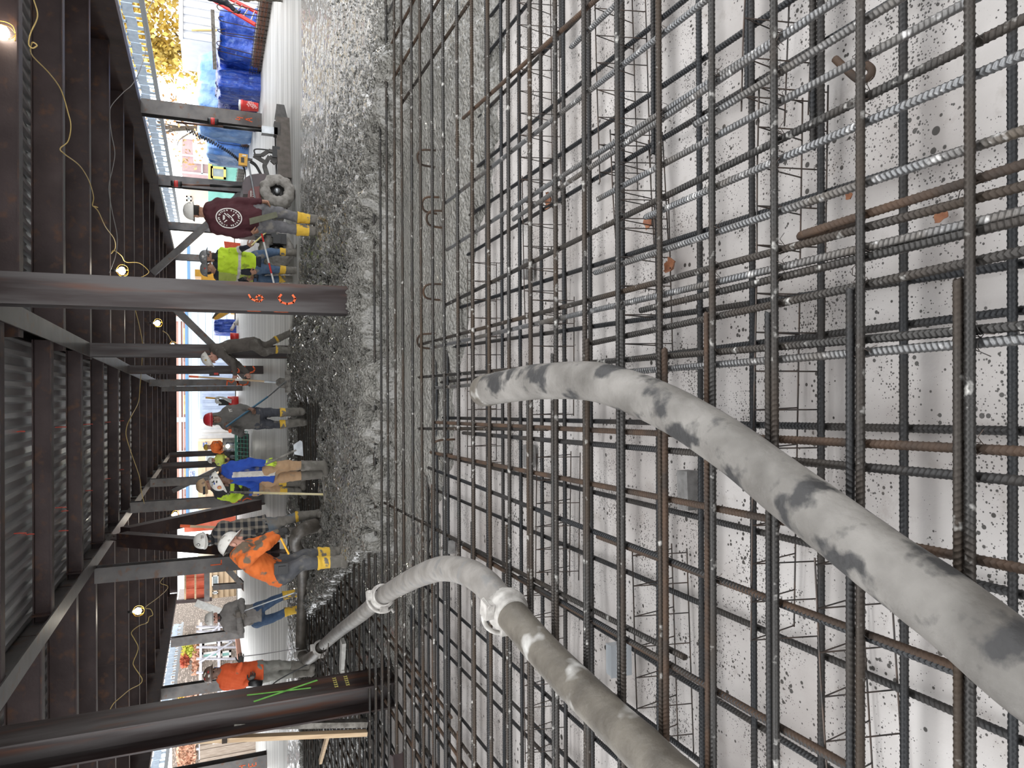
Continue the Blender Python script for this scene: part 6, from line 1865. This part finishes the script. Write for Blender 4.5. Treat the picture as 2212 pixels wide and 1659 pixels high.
q = MB(); c = dp(504, 868, 44); q.lathe([(0, -.35), (.3, -.35), (.33, .3), (0, .32)], c, (0, 0, 1), 14)
tag(q.obj('red_barrel', REDP, None, True), 'small red barrel right of the red hard hat man', 'barrel')
t = thing('power_unit', 'black motor unit with pale hoses right of the red hard hat man', 'machine', dp(500, 870, 43.5))
MB().span(*bx(472, 494, 862, 876, 43.5, .8)).obj('motor', BLACK, t)
for k in range(3):
    MB().tube(smooth_path([dp(470+4*k, 872, 43.4), dp(466, 866-2*k, 43.4), dp(476, 858, 43.4), dp(500, 864+3*k, 43.4)], 5), .05, 6).obj('hose', WHITEP, t, True)
tag(MB().tube([dp(444, 859, 44), dp(474, 861, 44)], .05, 8).obj('yellow_post', YELLOWP), 'short yellow post standing before the grey-blue container', 'post')
# clutter of white pipes by the far slab edge
for k, (x, y) in enumerate(((500, 712), (506, 738), (496, 745), (508, 700), (511, 754))):
    tag(MB().tube([dp(x, y, 43), dp(x+8, y-14, 43.5), dp(516, y-10, 44)], .09, 7).obj('pipe', WHITEP, None, True), 'short white pipe in the clutter at the far slab edge, '+ORD[k]+' of five', 'pipe', 'white pipes at the far slab edge')
# right-hand street: maroon panelled building, green and yellow fronts
PANEL = mat('faded_maroon_panel', (.36, .24, .25), (.42, .30, .30), rough=.7, scale=3)
t, lo, hi = block_building('panel_building', 'faded maroon panelled building behind the laser masts', 393, 520, 312, 372, 62, 8, PANEL)
for k in range(3):
    MB().span((lo[0]+(hi[0]-lo[0])*(k*.5)-.06, 61.9, 0), (lo[0]+(hi[0]-lo[0])*(k*.5)+.06, 62.02, hi[2])).obj('panel_seam', CORR, t)
for z in (2.2, 4.4):
    MB().span((lo[0], 61.9, z), (hi[0], 62.02, z+.12)).obj('panel_seam', CORR, t)
TEAL = mat('teal_sheathing', (.16, .42, .37), (.22, .50, .45), rough=.6, scale=2)
t, lo, hi = block_building('teal_house', 'teal sheathed house with a yellow window frame by the maroon machine', 450, 530, 330, 440, 50, 6, TEAL)
window(t, 455, 488, 362, 385, 49.9, mat('faded_yellow_trim', (.62, .50, .16), rough=.6), GLASSY, .14)
MB().span(*bx(450, 458, 352, 392, 49.85, .1)).obj('yellow_trim', bpy.data.materials['faded_yellow_trim'], t)
t, lo, hi = block_building('white_house', 'pale washed-out house above the maroon hoodie', 396, 530, 378, 500, 66, 6, mat('cream_wall', (.66, .60, .52), (.70, .66, .58), rough=.7, scale=1.))
for k in range(3):
    window(t, 402, 414, 398+26*k, 408+26*k, 65.9, WHITEP, GLASSY, .12)
t, lo, hi = block_building('white_house', 'white house with small windows behind the laser mast and bare tree', 416, 530, 245, 318, 58, 6, mat('white_wall', (.66, .65, .66), (.72, .71, .72), rough=.7, scale=1.))
for k in range(3):
    window(t, 424, 433, 252+20*k, 260+20*k, 57.9, WHITEP, GLASSY, .10)
t, lo, hi = block_building('metal_hall', 'pale blue hall behind the lime vest pair', 408, 530, 500, 652, 78, 8, MET)
MB().span((lo[0], 77.9, hi[2]-.1), (hi[0], 78.05, hi[2]+.15)).obj('eave', bpy.data.materials['blue_eave'], t)
lo, hi = bx(484, 505, 526, 542, 40, .4)
tag(MB().poly([(lo[0], 40, ZSLAB-.02), (hi[0], 40, ZSLAB-.02), (hi[0]+.05, 40, hi[2]), (lo[0]+.1, 40, hi[2]-.05)], .35, (0, 1, 0)).obj('orange_netting', mat('orange_red_net', (.62, .07, .03), (.7, .12, .06), rough=.7, scale=20)), 'orange-red safety net roll behind the lime vest man', 'safety net')
lo, hi = bx(421, 448, 583, 608, 46, 1.2)
q = MB(); q.span((lo[0], lo[1], -.25), (hi[0], hi[1], (lo[2]+hi[2])/2)); q.span((lo[0]+.3, lo[1], (lo[2]+hi[2])/2), hi)
tag(q.obj('machine_cab', YELLOWP), 'yellow-orange machine cab behind the navy hoodie man', 'machine')

# ------------------------------------------------------------------ left side: stone house, scaffold, netting
STONE = mat('stone_wall', (.15, .125, .105), (.24, .205, .175), rough=.9, scale=14., stretch=(1, 1, 2.5), bump=.02, bscale=20, c3=(.45, .38, .33), s3=6., t3=(.55, .6))
YW = 50.
lo, hi = bx(372, 520, 1338, 1760, YW, 6)
t = thing('stone_house', 'brown stone house with teal windows and coloured creeper at the left', 'building', ((lo[0]+hi[0])/2, YW, -.25))
MB().span((lo[0], YW, -.25), hi).obj('wall', STONE, t)
TEALW = mat('teal_window', (.16, .36, .33), (.24, .46, .42), rough=.3, scale=1)
for (x0, x1, y0, y1) in ((430, 472, 1352, 1364), (437, 472, 1373, 1394), (475, 499, 1371, 1390), (435, 472, 1405, 1424), (476, 499, 1404, 1422), (432, 470, 1500, 1522), (474, 500, 1500, 1520), (430, 470, 1540, 1562)):
    window(t, x0, x1, y0, y1, YW-.02, WHITEP, TEALW, .12)
for xx in (429, 473):
    l2, h2 = bx(xx, xx+3, 1340, 1470, YW-.15, .2); MB().span(l2, h2).obj('string_course', mat('pale_course', (.52, .44, .38), rough=.8) if 'pale_course' not in bpy.data.materials else bpy.data.materials['pale_course'], t)
def creeper(x0, x1, y0, y1, lm, n, seed, label):
    l2, h2 = bx(x0, x1, y0, y1, YW-.35, .3)
    rs = np.random.RandomState(seed); c = np.stack([l2[0]+(h2[0]-l2[0])*np.clip(rs.normal(.5, .22, n), 0, 1), YW-.4+.3*rs.rand(n), l2[2]+(h2[2]-l2[2])*np.clip(rs.normal(.5, .25, n), 0, 1)], 1)
    u = rs.normal(size=(n, 3)); u /= np.linalg.norm(u, axis=1)[:, None]; w = np.cross(u, rs.normal(size=(n, 3))); w /= np.linalg.norm(w, axis=1)[:, None]; s = .14*(.6+.8*rs.rand(n, 1))
    V = np.stack([c-u*s, c+w*s*.7, c+u*s, c-w*s*.7], 1).reshape(-1, 3)
    me = bpy.data.meshes.new('creeper'); me.from_pydata(V.tolist(), [], np.arange(4*n).reshape(n, 4).tolist()); me.materials.append(lm)
    tag(link('creeper', me), label, 'creeper', kind='stuff')
LR = leaf_mat('red_leaves', (.42, .08, .05), (.5, .2, .08)); LG = leaf_mat('green_yellow_leaves', (.40, .46, .07), (.62, .52, .08)); LP = leaf_mat('pinkish_leaves', (.56, .30, .20), (.64, .42, .30))
creeper(396, 424, 1376, 1418, LG, 420, 3, 'green-yellow creeper patch on the stone house')
creeper(390, 408, 1412, 1442, LR, 330, 4, 'red creeper patch on the stone house')
creeper(416, 432, 1376, 1458, LP, 520, 5, 'pinkish creeper hanging over the teal windows')
creeper(396, 428, 1490, 1540, LP, 520, 8, 'pinkish creeper behind the big left column')
creeper(384, 420, 1590, 1665, LP, 900, 6, 'dry pinkish creeper above the plank hoarding')
creeper(384, 396, 1495, 1540, LY, 160, 7, 'yellow creeper tuft right of the big left column')
t = thing('scaffold', 'grey tube scaffold in front of the stone house', 'scaffold', (-16, YW-1.6, -.25))
SCF = mat('scaffold_tube', (.36, .36, .40), (.46, .46, .50), rough=.4, metal=.3, scale=6)
Ys = YW-1.6
for k, y in enumerate((1356, 1366, 1385, 1400, 1425, 1455, 1480, 1520, 1565, 1620)):
    MB().tube([dp(424, y-2, Ys), np.array([dp(520, y, Ys)[0], Ys, -.25])], .075, 8).obj('standard', SCF, t)
for (xa, ya, xb, yb) in ((436, 1382, 474, 1352), (430, 1432, 502, 1386), (440, 1470, 500, 1432), (436, 1540, 500, 1490)):
    MB().tube([dp(xa, ya, Ys-.1), dp(xb, yb, Ys-.1)], .06, 8).obj('brace', SCF, t)
for xx in (434, 473):
    MB().bar(dp(xx, 1345, Ys), dp(xx-2, 1640, Ys), .10, .14).obj('ledger', SCF, t)
q = MB(); q.span((-14.0, 20, -.2), (-13.75, 47, .55)); tag(q.obj('brick_kerb', BRICKM), 'red brick kerb along the left edge of the slab', 'kerb')
heap((-19.5, 45, -.2), (-16.2, 47, 1.3), mat('pale_sheeting', (.50, .50, .56), (.6, .6, .66), rough=.5, scale=2.), 'pale plastic-covered heap before the scaffold', 41, name='sheeting_heap', cat='sheeting')
heap((-23.5, 44, -.2), (-20.5, 46, 1.2), mat('white_sheeting', (.58, .56, .58), (.68, .66, .68), rough=.5, scale=2.), 'white plastic-covered heap nearer on the left', 43, name='sheeting_heap', cat='sheeting')
t = thing('wire_fence', 'thin wire mesh fence standing left of the timber stake', 'fence', (-14, 24, .3))
for k in range(14):
    MB().tube([(-13.9, 20+k*1.0, .35), (-13.9, 20+k*1.0, 1.5)], .012, 5).obj('fence_wire', WIRE, t)
for z in (.5, .75, 1., 1.25, 1.5):
    MB().tube([(-13.9, 20, z), (-13.9, 33, z)], .010, 5).obj('fence_wire', WIRE, t)
l2, h2 = bx(459, 474, 1597, 1608, 28.96, .05)
t = thing('notice', 'small red and white notice on the plank wall at far left', 'notice', (l2[0], 28.96, l2[2]))
MB().span(l2, h2).obj('notice_board', ST['white'], t)
MB().span((l2[0]+.02, 28.935, l2[2]+.02), (h2[0]-.02, 28.95, h2[2]-.09)).obj('red_field', ST['red'], t)
MB().lathe([(.03, 0), (.05, 0), (.05, .01), (.03, .01)], ((l2[0]+h2[0])/2, 28.93, (l2[2]+h2[2])/2-.02), (0, -1, 0), 14).obj('notice_symbol', ST['white'], t)
lo, hi = bx(432, 540, 1588, 1700, 29, .3)
t = thing('plank_wall', 'weathered vertical plank hoarding at far left behind the notice', 'hoarding', (lo[0], 29, 0))
x = max(lo[0], -16.5)
while x < hi[0]:
    MB().span((x, 29+random.uniform(0, .03), -.2), (x+.15, 29.06, hi[2])).obj('plank', mat('weathered_plank', (.30, .24, .19), (.42, .35, .29), rough=.8, scale=8., stretch=(3, 3, .4)) if 'weathered_plank' not in bpy.data.materials else bpy.data.materials['weathered_plank'], t); x += .165
# tan sided house and netted scaffold bay behind the orange hoodie
t, lo, hi = block_building('sided_house', 'tan clapboard house behind the grey sweatshirt man', 427, 522, 1212, 1352, 58, 6, TANM)
for z in np.arange(.2, hi[2], .38):
    MB().span((lo[0], 57.9, z), (hi[0], 58.02, z+.05)).obj('clapboard', mat('tan_board_edge', (.40, .31, .21), rough=.7) if 'tan_board_edge' not in bpy.data.materials else bpy.data.materials['tan_board_edge'], t)
window(t, 458, 472, 1242, 1268, 57.85); window(t, 459, 471, 1276, 1284, 57.85)
t, lo, hi = block_building('sided_house', 'dark shingled gable with pale windows above the tan clapboard house', 382, 520, 1296, 1352, 66, 6, mat('dark_shingle', (.22, .19, .18), (.34, .31, .30), rough=.9, scale=20.))
for k in range(4):
    window(t, 383, 397, 1304+13*k, 1312+13*k, 65.9, EDGEBLUE, GLASSY, .15)
t = thing('netted_bay', 'steel bay hung with orange debris netting behind the bending orange hoodie', 'scaffold bay', dp(460, 1270, 47))
NET = mat('orange_netting', (.72, .12, .05), (.78, .22, .14), rough=.7, scale=1.6, bump=.03, bscale=3.)
for (x0, x1, y0, y1) in ((400, 421, 1236, 1296), (423, 442, 1236, 1296), (398, 440, 1214, 1232)):
    lo, hi = bx(x0, x1, y0, y1, 47.2, .05); q = MB(); nn_ = 10
    for k in range(nn_):
        xa = lo[0]+(hi[0]-lo[0])*k/nn_; xb = lo[0]+(hi[0]-lo[0])*(k+1)/nn_
        q.box(((xa+xb)/2, 47.2+.05*math.sin(k*1.7), (lo[2]+hi[2])/2), (xb-xa+.02, .03, hi[2]-lo[2]), 0, (nrm((1, .25*math.cos(k*1.7), 0)), nrm((-.25*math.cos(k*1.7), 1, 0)), (0, 0, 1)))
    q.obj('net_panel', NET, t)
for (xa, ya, xb, yb) in ((378, 1232, 458, 1228), (378, 1300, 458, 1294)):
    MB().bar(dp(xa, ya, 47), dp(xb, yb, 47), .2, .2).obj('post', STEEL, t)
for x in (400, 422):
    MB().bar(dp(x, 1232, 46.95), dp(x, 1297, 46.95), .08, .1).obj('rail', WOOD, t)
MB().bar(dp(447, 1230, 46.95), dp(447, 1297, 46.95), .35, .3).obj('header_beam', STEEL_GREY, t)
t = thing('rolling_board', 'long white board leaning above the grey sweatshirt man', 'board', dp(450, 1312, 40)); MB().bar(dp(423, 1302, 40), dp(528, 1340, 40), .06, .34).obj('board_face', WHITEP, t)
lo, hi = bx(398, 470, 1118, 1150, 49, .1)
q = MB(); q.span((lo[0], 49, -.25), hi); tag(q.obj('safety_netting', NET), 'reddish-orange safety netting behind the plaid jacket', 'safety net')
# low rail and form boards at the far slab edge
tag(MB().span((-13.4, 47.6, -.2), (9.8, 47.75, .40)).obj('edge_form_board', WOODGREY), 'dark form board along the far slab edge', 'form board')
# red sign box on the column marked 4 C
lo, hi = bx(452, 474, 803, 812, 23.33, .066)
t = thing('meter_box', 'small black box with a red panel strapped to the column marked 4 C', 'box', ((lo[0]+hi[0])/2, 23.33, lo[2]))
MB().span(lo, hi).obj('box_body', BLACK, t); MB().span((lo[0]+.03, 23.30, lo[2]+.03), (hi[0]-.03, 23.33, hi[2]-.13)).obj('red_panel', ST['red'], t)

# red-tipped wires left hanging through the middle deck
HW = [(130, 200, 490), (440, 530, 455), (660, 740, 432), (835, 882, 415), (950, 987, 405), (835, 882, 865), (950, 987, 793), (680, 740, 960), (440, 530, 1095), (488, 545, 1122), (468, 545, 1280), (110, 212, 1300), (205, 274, 1308)]
for k, (xa, xb, yy) in enumerate(HW):
    x0, x1, y = xa/3.687, xb/3.687, 800+yy/3.687
    p = gp(x0, y, 4.215)
    e = dp(x1, y-1, p[1])
    o = MB().tube([p, (p+e)/2+np.array([.004, 0, 0]), e], .009, 5).obj('hanging_wire', mat('red_wire', (.42, .06, .04), rough=.5) if 'red_wire' not in bpy.data.materials else bpy.data.materials['red_wire'])
    tag(o, 'short red wire hanging from the middle-bay deck, '+ORD[k]+' of thirteen', 'wire', 'red wires hanging from the middle-bay deck')
